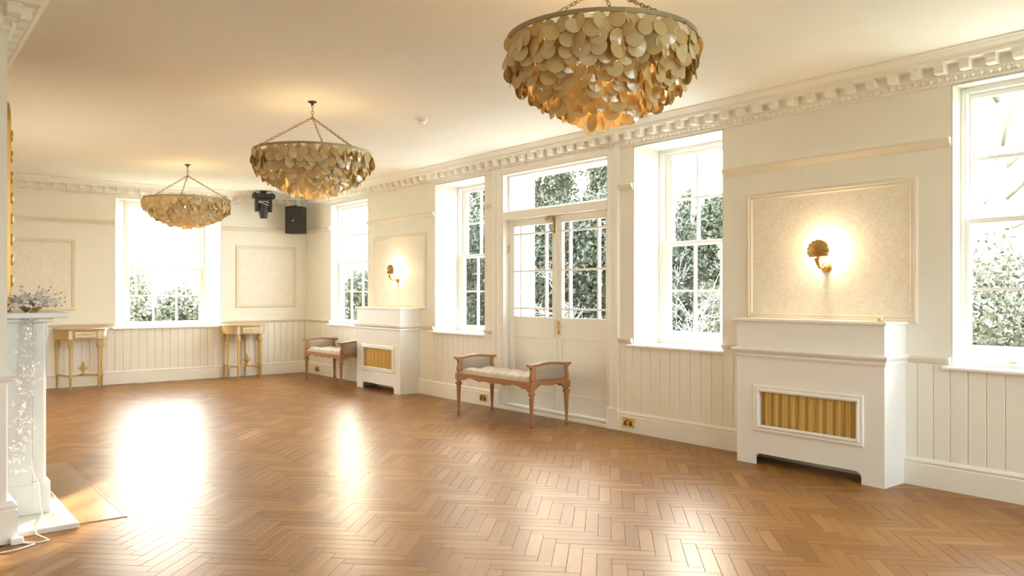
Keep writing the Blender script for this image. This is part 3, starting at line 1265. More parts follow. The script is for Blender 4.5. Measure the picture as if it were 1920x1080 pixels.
# ------------------------------------------------------------------ chandeliers
def disc_mesh():
    n = 12
    r, t, cup = .037, .0012, .004
    vs = [(0, -t, -r), (0, t, -r)]
    for k in range(n):
        a = 2 * pi * k / n
        vs += [(r * cos(a), -t + cup, -r + r * sin(a)), (r * cos(a), t + cup, -r + r * sin(a))]
    fs = []
    for k in range(n):
        a, b = 2 + 2 * k, 2 + 2 * ((k + 1) % n)
        fs += [(0, a, b), (1, b + 1, a + 1), (a, a + 1, b + 1, b)]
    m = MB().add(vs, fs).mesh('shell_disc', 'capiz')
    return m


DISC = disc_mesh()


def link_mesh():
    pts = []
    for k in range(14):
        a = 2 * pi * k / 14
        pts.append((.0085 * cos(a), 0, .016 * sin(a)))
    return MB().tube(pts, .0028, 6, True).mesh('chain_link', 'chain_metal', True)


LINK = link_mesh()


def chain(parent, a, b):
    a, b = Vector(a), Vector(b)
    d = b - a
    n = max(2, int(d.length / .0265))
    q = d.to_track_quat('Z', 'Y')
    for i in range(n):
        o = link('chain_link', LINK, parent, a + d * ((i + .5) / n))
        o.rotation_mode = 'QUATERNION'
        o.rotation_quaternion = q @ Matrix.Rotation(pi / 2 * (i % 2) + .4, 3, 'Z').to_quaternion()


def chandelier(loc, R, zr, depth, drop, label, phase, glow):
    """loc: fixing point on the ceiling; zr rim height; depth of the bowl; drop of the apex"""
    x, y = loc
    e = empty('shell_chandelier', (x, y, ZC), 0, label, 'chandelier', 'capiz shell chandeliers')
    hz = zr - ZC                    # rim, local
    ap = -drop
    MB().lathe([(.035, 0), (.035, -.008), (.014, -.014), (.008, -.03), (.003, -.032)], 12).build('ceiling_hook', 'dark_iron', e)
    chain(e, (0, 0, -.02), (0, 0, ap))
    MB().lathe([(.006, -.012), (.012, -.004), (.012, .004), (.006, .012)], 10, (0, 0, ap)).build('apex_ring', 'chain_metal', e)
    for k in range(3):
        a = phase + 2 * pi * k / 3
        chain(e, (0.004 * cos(a), .004 * sin(a), ap), (R * .985 * cos(a), R * .985 * sin(a), hz + .004))
    MB().tube([(.012, 0, -.02), (.016, .006, ap), (.008, 0, hz - .05)], .0025, 5).build('flex', 'cable_white', e)
    pts = [(R * cos(2 * pi * k / 56), R * sin(2 * pi * k / 56), hz) for k in range(56)]
    rm = MB()
    prof = [(-.004, -.010), (.004, -.010), (.004, .010), (-.004, .010)]
    rm.sweep(pts, prof, closed=True)
    rm.build('rim', 'rim_metal', e)
    # inner rings and spokes that carry the strands
    rg = MB()
    for f in (.80, .60, .40, .2):
        rg.tube([(R * f * cos(2 * pi * k / 40), R * f * sin(2 * pi * k / 40), hz - .002) for k in range(40)], .0025, 5, True)
    for k in range(3):
        a = phase + 2 * pi * k / 3
        rg.tube([(0, 0, hz - .002), (R * cos(a), R * sin(a), hz - .002)], .003, 5)
    rg.build('inner_frame', 'rim_metal', e)
    # tiers of shells: (drop fraction of the depth, radius fraction)
    tiers = [(.0, .985), (.10, 1.0), (.20, .99), (.30, .955), (.40, .90), (.50, .82), (.59, .72), (.68, .59), (.77, .45), (.86, .30), (.94, .13)]
    cnt = [2 * pi * R * f / .058 for _, f in tiers]
    sc = min(1.0, 296 / sum(cnt))
    dd = depth - .06
    for ti, (fz, f) in enumerate(tiers):
        n = max(4, int(cnt[ti] * sc))
        for k in range(n):
            a = 2 * pi * (k + .5 * (ti % 2)) / n + random.uniform(-.03, .03)
            rr = R * f + random.uniform(-.012, .012)
            zz = hz - dd * fz + random.uniform(-.012, .010)
            o = link('shell_disc', DISC, e, (rr * cos(a), rr * sin(a), zz))
            o.rotation_euler = (random.uniform(-.30, .16), random.uniform(-.10, .10), a + pi / 2 + random.gauss(0, .42))
            s = random.uniform(.92, 1.18)
            o.scale = (s, 1, s)
    # shells further in, behind the outer ones
    dv = [tuple(v.co) for v in DISC.vertices]
    df = [tuple(p.vertices) for p in DISC.polygons]
    mb = MB()
    for ti, (fz, f) in enumerate(tiers[:-2]):
        n = int(2 * pi * R * max(.1, f - .07) / .052)
        for k in range(n):
            a = 2 * pi * k / n + random.uniform(-.1, .1)
            rr = R * (f - .07)
            M = Matrix.Translation((rr * cos(a), rr * sin(a), hz - dd * fz - .018)) @ Matrix.Rotation(a + pi / 2 + random.gauss(0, .5), 4, 'Z')
            mb.add([M @ Vector(p) for p in dv], df)
    io = mb.build('inner_shells', 'capiz', e)
    io['kind'] = 'stuff'
    for k in range(4):
        a = phase + .6 + 2 * pi * k / 4
        px, py = .10 * cos(a), .10 * sin(a)
        h = MB().lathe([(.012, 0), (.012, .05)], 10, (px, py, hz - depth * .48)).build('lamp_holder', 'rim_metal', e)
        MB().lathe([(.008, 0), (.016, .015), (.017, .03), (.010, .05), (.002, .068)], 10, (px, py, hz - depth * .48 + .05)).build('bulb', 'bulb_warm', e, smooth=True)
    ld = bpy.data.lights.new('chandelier_lamp', 'POINT')
    ld.energy = glow
    ld.color = (1.0, .68, .34)
    ld.shadow_soft_size = .12
    lo = bpy.data.objects.new('chandelier_lamp', ld)
    COL.objects.link(lo)
    lo.parent = e
    lo.location = (0, 0, hz - depth * .30)
    return e


chandelier((2.735, 2.77), .452, 2.505, .43, .10, 'largest capiz shell chandelier, nearest the viewer at the top', 2.45, 3.2)
chandelier((2.80, 6.18), .468, 2.445, .39, .135, 'middle capiz shell chandelier hanging between the other two', 2.9, 3.2)
chandelier((2.98, 10.16), .492, 2.435, .37, .14, 'furthest capiz shell chandelier in front of the end window', 3.6, 3.2)


# ------------------------------------------------------------------ upholstered benches
def bench_wave(u, drop):
    """lower edge of the apron, u from 0 (corner) to 1 (middle)"""
    pts = [(0, 1.0), (.05, .92), (.085, .62), (.13, .50), (.18, .58), (.22, .40), (.30, .20), (.42, .10), (.55, .30), (.66, .45), (.76, .28), (.88, .32), (1, .50)]
    for i in range(len(pts) - 1):
        if pts[i][0] <= u <= pts[i + 1][0]:
            t = (u - pts[i][0]) / (pts[i + 1][0] - pts[i][0])
            t = t * t * (3 - 2 * t)
            return drop * (pts[i][1] * (1 - t) + pts[i + 1][1] * t)
    return drop * .5


def make_bench():
    e = empty('upholstered_bench', (0, 0, 0), RW)
    L, D = .615, .225
    ztop = .44
    for sx in (-1, 1):
        for sy in (-1, 1):
            MB().lathe([(.012, 0), (.017, .012), (.018, .03), (.013, .045), (.0135, .055), (.024, .285), (.026, .295), (.021, .300), (.036, .318), (.036, .335), (.024, .348), (.021, .356), (.034, .37)],
                       14, (sx * L, sy * D, 0)).build('leg', 'bench_wood', e, smooth=True)
            kb = MB().prism([(sx * L - .03, sy * D - .028), (sx * L + .03, sy * D - .028), (sx * L + .03, sy * D + .028), (sx * L - .03, sy * D + .028)], .366, ztop)
            kb.build('knee_block', 'bench_wood', e, bevel=.008)
    n = 64
    for sy in (-1, 1):
        pts = []
        for i in range(n + 1):
            x = -L + 2 * L * i / n
            u = 1 - abs(x) / L
            pts.append((x, ztop - .036 - bench_wave(u, .062)))
        pts += [(L, ztop), (-L, ztop)]
        y = sy * D
        MB().slab(pts, 'y', y - .012 + sy * .012, y + .012 + sy * .012).build('apron', 'bench_wood', e)
    for sx in (-1, 1):
        pts = []
        for i in range(33):
            y = -D + 2 * D * i / 32
            u = 1 - abs(y) / D
            pts.append((y, ztop - .03 - .055 * max(0, (1 - u * 2.2)) ** 1.3 - .012 * (1 + cos(u * 2 * pi)) / 2))
        pts += [(D, ztop), (-D, ztop)]
        x = sx * L
        MB().slab(pts, 'x', x - .012 + sx * .012, x + .012 + sx * .012).build('end_apron', 'bench_wood', e)
        # scrolled end with padded panel
        ho = [(.225, .43), (.240, .455), (.243, .49), (.234, .53), (.232, .56), (.243, .582), (.275, .592), (.277, .612), (.235, .612), (.15, .618), (.08, .628)]
        hi = [(.190, .452), (.196, .465), (.200, .49), (.196, .53), (.194, .556), (.194, .572), (.196, .580), (.192, .587), (.178, .589), (.13, .596), (.07, .606)]
        outer = ho + [(0, .632)] + [(-a, b) for a, b in reversed(ho)] + [(0, .428)]
        inner = hi + [(0, .61)] + [(-a, b) for a, b in reversed(hi)] + [(0, .450)]
        MB().ring(outer, inner, 'x', x - .020, x + .020).build('end_frame', 'bench_wood', e, bevel=.005)
        pad = MB()
        c = (0, .525)
        rings = []
        for s_, dx in ((1.0, .010), (.93, .018), (.80, .023), (.4, .025)):
            rings.append([(x + dx, c[0] + (p[0] - c[0]) * s_, c[1] + (p[1] - c[1]) * s_) for p in inner])
        for s_, dx in ((.4, .025), (.80, .023), (.93, .018), (1.0, .010)):
            rings.insert(0, [(x - dx, c[0] + (p[0] - c[0]) * s_, c[1] + (p[1] - c[1]) * s_) for p in inner]) if False else None
        k = len(inner)
        back = [[(2 * x - q[0], q[1], q[2]) for q in r] for r in rings]
        allr = list(reversed(back)) + rings
        vs = [q for r in allr for q in r]
        fs = []
        for i in range(len(allr) - 1):
            for j in range(k):
                j2 = (j + 1) % k
                fs.append((i * k + j, i * k + j2, (i + 1) * k + j2, (i + 1) * k + j))
        fs.append(tuple(range(k)))
        fs.append(tuple((len(allr) - 1) * k + j for j in range(k)))
        pad.add(vs, fs)
        pad.build('end_pad', 'taupe_fabric', e, smooth=True)
    # tufted seat
    nx, ny = 110, 36
    vs, fs = [], []
    hx, hy = L - .022, D + .006
    for i in range(nx + 1):
        for j in range(ny + 1):
            u, v = -1 + 2 * i / nx, -1 + 2 * j / ny
            x, y = hx * u, hy * v
            edge = min(1.0, ((1 - abs(u)) * hx / .035)) ** .5 * min(1.0, ((1 - abs(v)) * hy / .035)) ** .5
            gx, gy = x / .118, y / .125
            # diamond tufting
            a_, b_ = (gx + gy), (gx - gy)
            tuft = (abs(sin(pi * a_ / 2 + pi / 4)) * abs(sin(pi * b_ / 2 + pi / 4))) ** .5
            z = ztop - .002 + edge * (.032 + .026 * tuft)
            vs.append((x, y, z))
    for i in range(nx):
        for j in range(ny):
            q = i * (ny + 1) + j
            fs.append((q, q + ny + 1, q + ny + 2, q + 1))
    o0 = len(vs)
    vs += [(-hx, -hy, ztop - .02), (hx, -hy, ztop - .02), (hx, hy, ztop - .02), (-hx, hy, ztop - .02)]
    fs.append((o0, o0 + 1, o0 + 2, o0 + 3))
    MB().add(vs, fs).build('seat_cushion', 'seat_fabric', e, smooth=True)
    return e


b1_ = make_bench()
b1_.location = (5.15, 6.545, 0)
tag(b1_, 'carved wooden bench with tufted seat in front of the garden doors', 'bench', 'tufted benches along the wall')
b2_ = copy_tree(b1_)
b2_.location = (5.255, 10.735, 0)
b2_.scale = (.92, 1, 1)
tag(b2_, 'distant carved wooden bench half hidden behind the far radiator cover', 'bench', 'tufted benches along the wall')


# ------------------------------------------------------------------ console tables
def console(loc, label, extra_legs, wd=.30, fy=.39):
    """local: back at y=0 towards the wall, front at -y"""
    e = empty('console_table', loc, 0, label, 'console table', 'gilt half-round console tables')

    def outline(hw, dp, n=24, y0=0.0, pw=2.6):
        pts = [(-hw, y0)]
        for k in range(n + 1):
            a = pi + pi * k / n
            cx, sy = cos(a), sin(a)
            pts.append((hw * (abs(cx) ** (2 / pw)) * (1 if cx > 0 else -1), y0 - .06 - (dp - .06) * abs(sy) ** (2 / pw)))
        pts.append((hw, y0))
        return pts
    top = MB()
    top.prism(outline(wd + .03, fy + .06), .795, .815)
    top.build('table_top', 'console_wood', e, bevel=.004)
    ap = MB()
    ap.prism(outline(wd + .012, fy + .04), .675, .795)
    ap.build('apron', 'console_wood', e, bevel=.003)
    yF = -(fy + .04)
    dr = MB().box(-.125, .125, yF - .006, yF + .03, .700, .775).build('drawer', 'console_silver', e, bevel=.003)
    MB().lathe([(.004, 0), (.006, -.010), (.013, -.018), (.014, -.024), (.007, -.032)], 12, (0, yF - .006, .738), 'y').build('knob', 'chrome', dr, smooth=True)
    MB().box(-.105, .105, yF - .010, yF - .006, .732, .744).build('drawer_bead', 'console_wood', dr)
    prof = [(.010, 0), (.013, .01), (.018, .16), (.020, .165), (.020, .205), (.0165, .21), (.0215, .52), (.018, .535), (.022, .545), (.034, .575), (.036, .60), (.030, .625), (.020, .65), (.024, .665), (.026, .68)]
    legs = [(-wd + .025, -.035), (wd - .025, -.035), (-wd * .58, -fy + .01), (wd * .58, -fy + .01)] + extra_legs
    for (x, y) in legs:
        MB().lathe(prof, 8, (x, y, 0)).build('leg', 'console_wood', e, angle=35)
    for (x, y) in legs[:4]:
        MB().box(x - .026, x + .026, y - .026, y + .026, .672, .794).build('leg_block', 'console_silver', e, bevel=.003)
    st = MB()
    path = [(legs[0][0], legs[0][1]), (legs[2][0], legs[2][1]), (-.06, -fy * .72), (0, -fy * .66), (.06, -fy * .72), (legs[3][0], legs[3][1]), (legs[1][0], legs[1][1])]
    st.sweep([(p[0], p[1], .182) for p in path], [(-.014, -.012), (.014, -.012), (.014, .012), (-.014, .012)])
    st.build('stretcher', 'console_wood', e, bevel=.003)
    MB().lathe([(.045, .17), (.048, .178), (.048, .196), (.04, .20)], 14, (0, -fy * .68, 0)).build('platform', 'console_wood', e)
    fin = MB()
    fin.lathe([(.018, .200), (.020, .206), (.010, .216), (.012, .232), (.036, .262), (.040, .278), (.030, .296), (.034, .300), (.022, .318), (.024, .33), (.012, .352), (.002, .375)], 12, (0, -fy * .68, 0))
    fin.build('urn_finial', 'console_wood', e, smooth=True)
    for s in (-1, 1):
        MB().tube([(s * .03, -fy * .68, .262), (s * .052, -fy * .68, .268), (s * .058, -fy * .68, .29), (s * .045, -fy * .68, .302)], [.008, .007, .006, .004], 6).build('finial_scroll', 'console_wood', e, smooth=True)
    return e


console((2.205, YF - .036, 0), 'gilt half-round console table left of the end window', [])
console((4.455, YF - .036, 0), 'gilt console table with close-set legs right of the end window', [(-.262, -.20), (.055, -.035)])

# ------------------------------------------------------------------ fireplace
XF, YP = .79, 5.31
fp = empty('fireplace_surround', (XB, YP, 0), 0, 'white marble fireplace surround seen end-on at the left edge', 'fireplace')
FL = 1.62


def lb(x0, x1, y0, y1, z0, z1):
    return MB().box(x0 - XB, x1 - XB, y0, y1, z0, z1)


for side in (0, 1):
    ya = 0 if side == 0 else FL - .30
    yb = ya + .30
    lb(XB + .002, XB + .165, ya + .012, yb - .012, .03, 1.13).build('side_slab', 'marble', fp, bevel=.003)
    lb(XB + .002, XB + .17, ya + .004, yb - .004, .03, .20).build('side_plinth', 'marble', fp, bevel=.004)
    lb(XB + .165, XB + .228, ya + .02, yb - .02, .205, 1.13).build('pilaster', 'marble', fp, bevel=.006)
    lb(XB + .178, XB + .240, ya + .045, yb - .045, .22, 1.05).build('pilaster_face', 'marble', fp, bevel=.006)
    lb(XB + .165, XB + .255, ya, yb, .03, .215).build('base_block', 'marble', fp, bevel=.005)
    cpts = [(XB + .16, 1.13), (XB + .252, 1.13), (XB + .256, 1.06), (XB + .246, 1.00), (XB + .228, .965), (XB + .205, .945), (XB + .16, .945)]
    MB().slab([(p[0] - XB, p[1]) for p in cpts], 'y', ya + .06, yb - .06).build('console_bracket', 'marble', fp, bevel=.004)
lb(XB + .002, XB + .20, .30, FL - .30, .88, 1.13).build('frieze', 'marble', fp, bevel=.003)
lb(XB + .002, XB + .27, -.03, FL + .03, 1.13, 1.155).build('bed_mould', 'marble', fp, bevel=.006)
lb(XB + .002, XB + .335, -.075, FL + .075, 1.155, 1.188).build('mantel_shelf', 'marble', fp, bevel=.006)
lb(XB + .004, XB + .02, .30, FL - .30, .03, .88).build('fire_opening', 'shadow_gap', fp)
lb(XB + .002, .88, -.34, FL + .30, .0, .030).build('hearth_slab', 'hearth_marble', fp, bevel=.004)

# gilt overmantel mirror, seen on edge
mi = empty('overmantel_mirror', (XB, 5.45, 1.19), 0, 'tall gilt overmantel mirror seen on edge above the mantel shelf', 'mirror')
mo = [(0, 0), (0, 1.10)]
for k in range(1, 9):
    a = pi - (pi / 2) * k / 8
    mo.append((.14 + .14 * cos(a), 1.10 + .14 * sin(a)))
mo += [(1.12 - p[0], p[1]) for p in reversed(mo)]
ci = (.56, .62)
min_ = [(ci[0] + (p[0] - ci[0]) * .86, ci[1] + (p[1] - ci[1]) * .875) for p in mo]
MB().ring(mo, min_, 'x', .004, .078).build('gilt_frame', 'gilt', mi, bevel=.01)
MB().slab(min_, 'x', .006, .016).build('mirror_glass', 'mirror_glass', mi)
for k in range(9):
    MB().ball((.082, .018, .06 + k * .12), .018, 8, 6, (.6, .9, 1.9)).build('carved_bead', 'gilt', mi, smooth=True)

# flowers on the mantel, garland and cable
def spray(n, c, spread, mb_st, mb_pt, mb_bud):
    for i in range(n):
        d = Vector((random.gauss(0, 1) * spread[0], random.gauss(0, 1) * spread[1], abs(random.gauss(0, 1)) * spread[2]))
        p = Vector(c) + d
        mb_st.tube([c, Vector(c) + d * .5 + Vector((0, 0, .02)), p], [.0018, .0014, .0010], 4)
        for j in range(5):
            a = random.uniform(0, 2 * pi)
            L_ = random.uniform(.014, .026)
            u = Vector((cos(a), sin(a), random.uniform(-.2, .9))).normalized()
            s = u.cross(Vector((random.random(), random.random(), random.random()))).normalized() * L_ * .42
            mb_pt.add([p, p + u * L_ * .5 + s, p + u * L_, p + u * L_ * .5 - s], [(0, 1, 2, 3)])
        if random.random() < .5:
            q = p + d.normalized() * random.uniform(.02, .05)
            mb_st.tube([p, q], .0009, 4)
            mb_bud.ball(q, .0045, 6, 4)


fs_ = empty('flower_spray', (.70, 5.36, 1.188), 0, 'white dried flower spray in a gilt dish on the mantel shelf', 'flowers')
st, pt, bd = MB(), MB(), MB()
spray(150, (0, 0, .03), (.060, .10, .030), st, pt, bd)
o = st.build('stems', 'twig_silver', fs_); o['kind'] = 'stuff'
o = pt.build('petals', 'petal_white', fs_); o['kind'] = 'stuff'
o = bd.build('buds', 'bench_wood', fs_); o['kind'] = 'stuff'
MB().lathe([(.03, 0), (.035, .004), (.06, .028), (.063, .036), (.058, .036), (.03, .012)], 16).build('dish', 'gilt', fs_, smooth=True)

ga = empty('hanging_garland', (.70, 5.285, 1.19), 0, 'silvery twig garland with white blossoms hanging down the fireplace', 'garland')
st, pt, bd = MB(), MB(), MB()
for s in range(5):
    pts = []
    n = 60
    for i in range(n + 1):
        z = -.01 - .80 * i / n
        wdt = .040 - .012 * (i / n)
        pts.append((-.02 - .06 * (i / n) ** 2 + wdt * sin(i * .9 + s * 1.9) + random.uniform(-.006, .006), -.015 + .012 * cos(i * .9 + s * 1.3), z))
    pts = [(0, .05, .012), (-.01, 0, .012)] + pts
    st.tube(pts, .0022, 4)
for i in range(140):
    f = random.random() ** .8
    z = -.05 - .86 * f
    cx = -.02 - .075 * f ** 2
    p = Vector((cx + random.gauss(0, .03), -.025 + random.uniform(-.015, .012), z))
    for j in range(4):
        a = random.uniform(0, 2 * pi)
        u = Vector((cos(a), -.4, sin(a))).normalized()
        L_ = random.uniform(.008, .014)
        s = u.cross(Vector((.1, 1, .2))).normalized() * L_ * .4
        pt.add([p, p + u * L_ * .5 + s, p + u * L_, p + u * L_ * .5 - s], [(0, 1, 2, 3)])
    if random.random() < .16:
        bd.ball(p, .003, 6, 4)
o = st.build('twigs', 'twig_silver', ga); o['kind'] = 'stuff'
o = pt.build('blossoms', 'petal_white', ga); o['kind'] = 'stuff'
o = bd.build('fairy_lights', 'fairy_light', ga); o['kind'] = 'stuff'

cb = empty('white_cable', (.70, 5.0, 0), 0, 'thin white flex trailing from the garland down onto the floor', 'cable')
cpts = [(-.01, .29, .36), (0, .288, .28), (.03, .284, .20), (.035, .28, .10), (.04, .26, .045), (.03, .20, .036), (0, .10, .036), (-.02, .02, .036), (-.03, -.06, .012), (0.0, -.14, .006), (.01, -.19, .005), (-.04, -.20, .005), (-.10, -.15, .005), (-.13, -.14, .005), (-.10, -.17, .005), (-.06, -.22, .005), (-.14, -.27, .005), (-.25, -.28, .005), (-.5, -.30, .005)]
MB().tube(cpts, .0035, 6).build('flex', 'cable_white', cb, smooth=True)
MB().box(-.16, -.10, -.17, -.13, 0, .035).build('plug', 'white_plastic', cb, bevel=.008)

# ------------------------------------------------------------------ sockets, detector, loudspeaker, moving light
def socket(y, z, label):
    e = empty('wall_socket', (XR - .034, y, z), RW, label, 'socket', 'brass double sockets in the baseboard')
    MB().box(-.073, .073, -.008, 0, -.043, .043).build('plate', 'brass', e, bevel=.003)
    for s in (-1, 1):
        MB().slab([(s * .034 - .022, -.026), (s * .034 + .022, -.026), (s * .034 + .006, .020), (s * .034 - .006, .020)], 'y', -.0095, -.008).build('socket_inset', 'dark_iron', e)
        MB().box(s * .010 - .006, s * .010 + .006, -.011, -.008, .012, .032).build('switch', 'dark_iron' if s < 0 else 'brass', e)
    return e


socket(5.215, .088, 'brass double socket right of the garden doors')
socket(7.50, .088, 'brass double socket behind the leg of the near bench')
socket(11.96, .088, 'brass double socket in the far corner by the distant bench')

e = empty('smoke_detector', (3.85, 6.18, ZC), 0, 'round white smoke detector on the ceiling', 'smoke detector')
MB().lathe([(.055, 0), (.055, -.012), (.050, -.016), (.046, -.018)], 20).build('base', 'white_plastic', e, angle=40)
MB().lathe([(.044, -.022), (.042, -.034), (.030, -.044), (.010, -.048), (.002, -.048)], 20).build('cap', 'white_plastic', e, angle=40)
MB().lathe([(.036, -.018), (.036, -.023)], 20).build('smoke_inlet', 'shadow_gap', e)

SR = radians(-40)
e = empty('loudspeaker', (5.225, 12.13, 2.235), SR - radians(7), 'black wall loudspeaker in the far right corner', 'loudspeaker')
MB().prism([(-.14, -.11), (.14, -.11), (.142, -.06), (.122, .12), (-.122, .12), (-.142, -.06)], 0, .425).build('cabinet', 'black_plastic', e, bevel=.008)
MB().box(-.133, .133, -.122, -.111, .012, .413).build('front_grille', 'black_grille', e, bevel=.006)
MB().lathe([(.012, 0), (.012, -.004), (.008, -.006)], 14, (0, -.122, .20), 'y').build('badge', 'chrome', e)
br = MB()
kx, ky = sin(SR - radians(7)), cos(SR - radians(7))
br.tube([(0, 0, .425), (0, 0, .445), (.358 * kx, .358 * ky, .445)], .012, 8)
br.box(-.05, .05, .10, .16, .427, .437)
br.build('bracket', 'dark_iron', e)

e = empty('moving_head_light', (4.68, 12.10, ZC), radians(-10), 'black moving head stage light hanging from the ceiling', 'stage light')
mh = MB()
mh.prism([(-.155, -.10), (-.10, -.13), (.10, -.13), (.165, -.08), (.165, .08), (.10, .12), (-.10, .12), (-.155, .09)], -.115, -.045)
mh.build('base_unit', 'black_plastic', e, bevel=.012)
MB().lathe([(.05, 0), (.05, -.02), (.035, -.025), (.035, -.046)], 14).build('ceiling_clamp', 'dark_iron', e)
for s in (-1, 1):
    MB().tube([(s * .12, 0, -.02), (s * .155, 0, -.05), (s * .16, 0, -.10)], .010, 8).build('carry_handle', 'black_plastic', e)
    MB().slab([(-.05, -.13), (.05, -.13), (.062, -.20), (.05, -.30), (.02, -.32), (-.02, -.32), (-.05, -.30), (-.062, -.20)], 'x', s * .105 - .02, s * .105 + .02).build('yoke_arm', 'black_plastic', e, bevel=.008)
MB().box(-.125, .125, -.055, .055, -.15, -.115).build('yoke_bridge', 'black_plastic', e, bevel=.008)
hd = MB().lathe([(.05, -.17), (.072, -.19), (.080, -.24), (.078, -.31), (.062, -.36), (.056, -.415), (.050, -.42), (.048, -.412)], 18, (0, -.01, 0)).build('lamp_head', 'black_plastic', e, angle=35)
MB().lathe([(.046, -.413), (.03, -.420), (.004, -.423)], 18, (0, -.01, 0)).build('lens', 'lens_glass', hd, smooth=True)
MB().tube([(.084 * cos(a), -.01 + .084 * sin(a), -.205 - .03 * cos(a)) for a in [2 * pi * k / 24 for k in range(24)]], .006, 6, True).build('trim_ring', 'chrome', hd, smooth=True)

e = empty('tealight_cup', (5.30, 2.71, 1.105), 0, 'tiny brass and white cup on the large radiator cover', 'cup')
MB().lathe([(.016, 0), (.019, .003), (.019, .022), (.017, .024), (.015, .018)], 14).build('brass_cup', 'brass', e, smooth=True)
MB().lathe([(.0145, .012), (.0145, .028), (.010, .032)], 12).build('wax', 'white_plastic', e, smooth=True)

# ------------------------------------------------------------------ outside
g = MB().box(-30, 70, -30, 90, -.60, -.55).build('garden_lawn', 'lawn')
tag(g, 'rough winter lawn outside the windows', 'lawn', kind='structure')
g = MB().box(XR + .5, 9.0, 0, YF + 4, -.55, -.10).build('terrace_paving', 'paving')
tag(g, 'pale paved terrace outside the garden doors', 'paving', kind='structure')
gw = empty('garden_wall', (9.1, 7.0, -.55), 0, 'low white garden wall beyond the deep set window', 'garden wall')
MB().box(-.11, .11, -4.5, 2.4, 0, 1.22).build('wall_body', 'render_white', gw)
MB().box(-.15, .15, -4.5, 2.4, 1.22, 1.29).build('coping', 'render_white', gw, bevel=.01)


def leaves(n, blobs, size, aspect=.55):
    """leaf blades scattered near the surface of several ellipsoids (cx,cy,cz,rx,ry,rz)"""
    vol = np.array([b[3] * b[4] + b[4] * b[5] + b[3] * b[5] for b in blobs])
    idx = rng.choice(len(blobs), n, p=vol / vol.sum())
    B = np.array(blobs)[idx]
    d = rng.normal(size=(n, 3))
    d /= np.linalg.norm(d, axis=1)[:, None]
    r = 1 - .45 * rng.random(n) ** 1.6
    bump = 1 + .13 * np.sin(d[:, 0] * 7 + B[:, 0]) * np.cos(d[:, 2] * 6 + B[:, 1])
    c = B[:, :3] + d * B[:, 3:] * (r * bump)[:, None]
    u = rng.normal(size=(n, 3))
    u /= np.linalg.norm(u, axis=1)[:, None]
    w_ = np.cross(u, rng.normal(size=(n, 3)))
    w_ /= np.linalg.norm(w_, axis=1)[:, None]
    s = (size * rng.uniform(.6, 1.4, n) * (1 + 3.0 * np.maximum(0, .86 - r)))[:, None]
    P = np.stack([c - u * s * .5, c + w_ * s * aspect * .5, c + u * s * .5, c - w_ * s * aspect * .5], 1).reshape(-1, 3)
    return P


def leaf_obj(name, P, mat, parent):
    me = bpy.data.meshes.new(name)
    n = len(P) // 4
    me.from_pydata(P.tolist(), [], np.arange(n * 4).reshape(-1, 4).tolist())
    me.materials.append(MAT[mat])
    o = link(name, me, parent)
    o['kind'] = 'stuff'
    return o


def branchy(mb, p, d, ln, r, lvl, curl=.35):
    d = Vector(d).normalized()
    pts, rr = [Vector(p)], [r]
    n = 5
    for i in range(n):
        d = (d + Vector((random.gauss(0, curl), random.gauss(0, curl), random.gauss(0, curl) + .05)) * .5).normalized()
        pts.append(pts[-1] + d * (ln / n))
        rr.append(max(.0025, r * (1 - .6 * (i + 1) / n)))
    mb.tube(pts, rr, 5 if lvl < 2 else 4)
    if lvl >= 3:
        return
    for k in range(4 if lvl else 5):
        i = random.randint(1, n)
        dd = (d + Vector((random.gauss(0, .8), random.gauss(0, .8), random.gauss(.1, .6)))).normalized()
        branchy(mb, pts[i], dd, ln * random.uniform(.45, .7), rr[i] * .6, lvl + 1, curl)


def tree(name, loc, label, blobs, n, size, mat, trunk_h, trunk_r, group, bare=0, cat='tree', bare_mat='bark', reach=.45):
    e = empty(name, (loc[0], loc[1], -.55), 0, label, cat, group)
    tr = MB()
    lean = Vector((random.uniform(-.1, .1), random.uniform(-.1, .1), 1))
    tr.tube([(0, 0, 0), lean * trunk_h * .5, lean * trunk_h], [trunk_r, trunk_r * .8, trunk_r * .5], 10)
    tr.build('trunk', 'bark', e, smooth=True)
    if blobs:
        leaf_obj('foliage', leaves(n, blobs, size), mat, e)
    if bare:
        br_ = MB()
        for k in range(bare):
            a = random.uniform(0, 2 * pi)
            branchy(br_, lean * trunk_h * random.uniform(.3, 1), (cos(a), sin(a), .7), trunk_h * reach, trunk_r * .35, 0)
        ob = br_.build('branches', bare_mat, e, smooth=True)
        ob['kind'] = 'stuff'
    return e


GT = 'trees in the garden outside'
GS = 'shrubs in the garden outside'
tree('evergreen_tree', (11.6, 9.6), 'dark evergreen mass seen through the deep set window', [(0, 0, 1.6, 1.5, 1.6, 1.7), (-.4, .9, 2.2, 1.2, 1.2, 1.2), (.2, -.7, 1.2, 1.1, 1.0, 1.3)], 22500, .085, 'leaf_dark', 2.0, .14, GT, 0)
tree('evergreen_tree', (11.9, 12.3), 'dark evergreen seen through the right garden door', [(0, 0, 1.9, 1.7, 1.6, 2.1), (-.3, -.8, 2.7, 1.2, 1.1, 1.2)], 22500, .085, 'leaf_dark', 2.4, .16, GT, 0)
tree('evergreen_tree', (12.9, 15.2), 'evergreen seen through the left garden door', [(0, 0, 2.0, 1.5, 1.5, 2.1), (.2, .8, 2.7, 1.2, 1.2, 1.3)], 20000, .085, 'leaf_dark', 2.4, .15, GT, 0)
tree('evergreen_tree', (10.2, 14.5), 'evergreen seen through the narrow window left of the doors', [(0, 0, 1.5, 1.1, .9, 1.7), (0, -.3, 2.6, .8, .7, 1.0)], 17500, .085, 'leaf_dark', 2.4, .15, GT, 0)
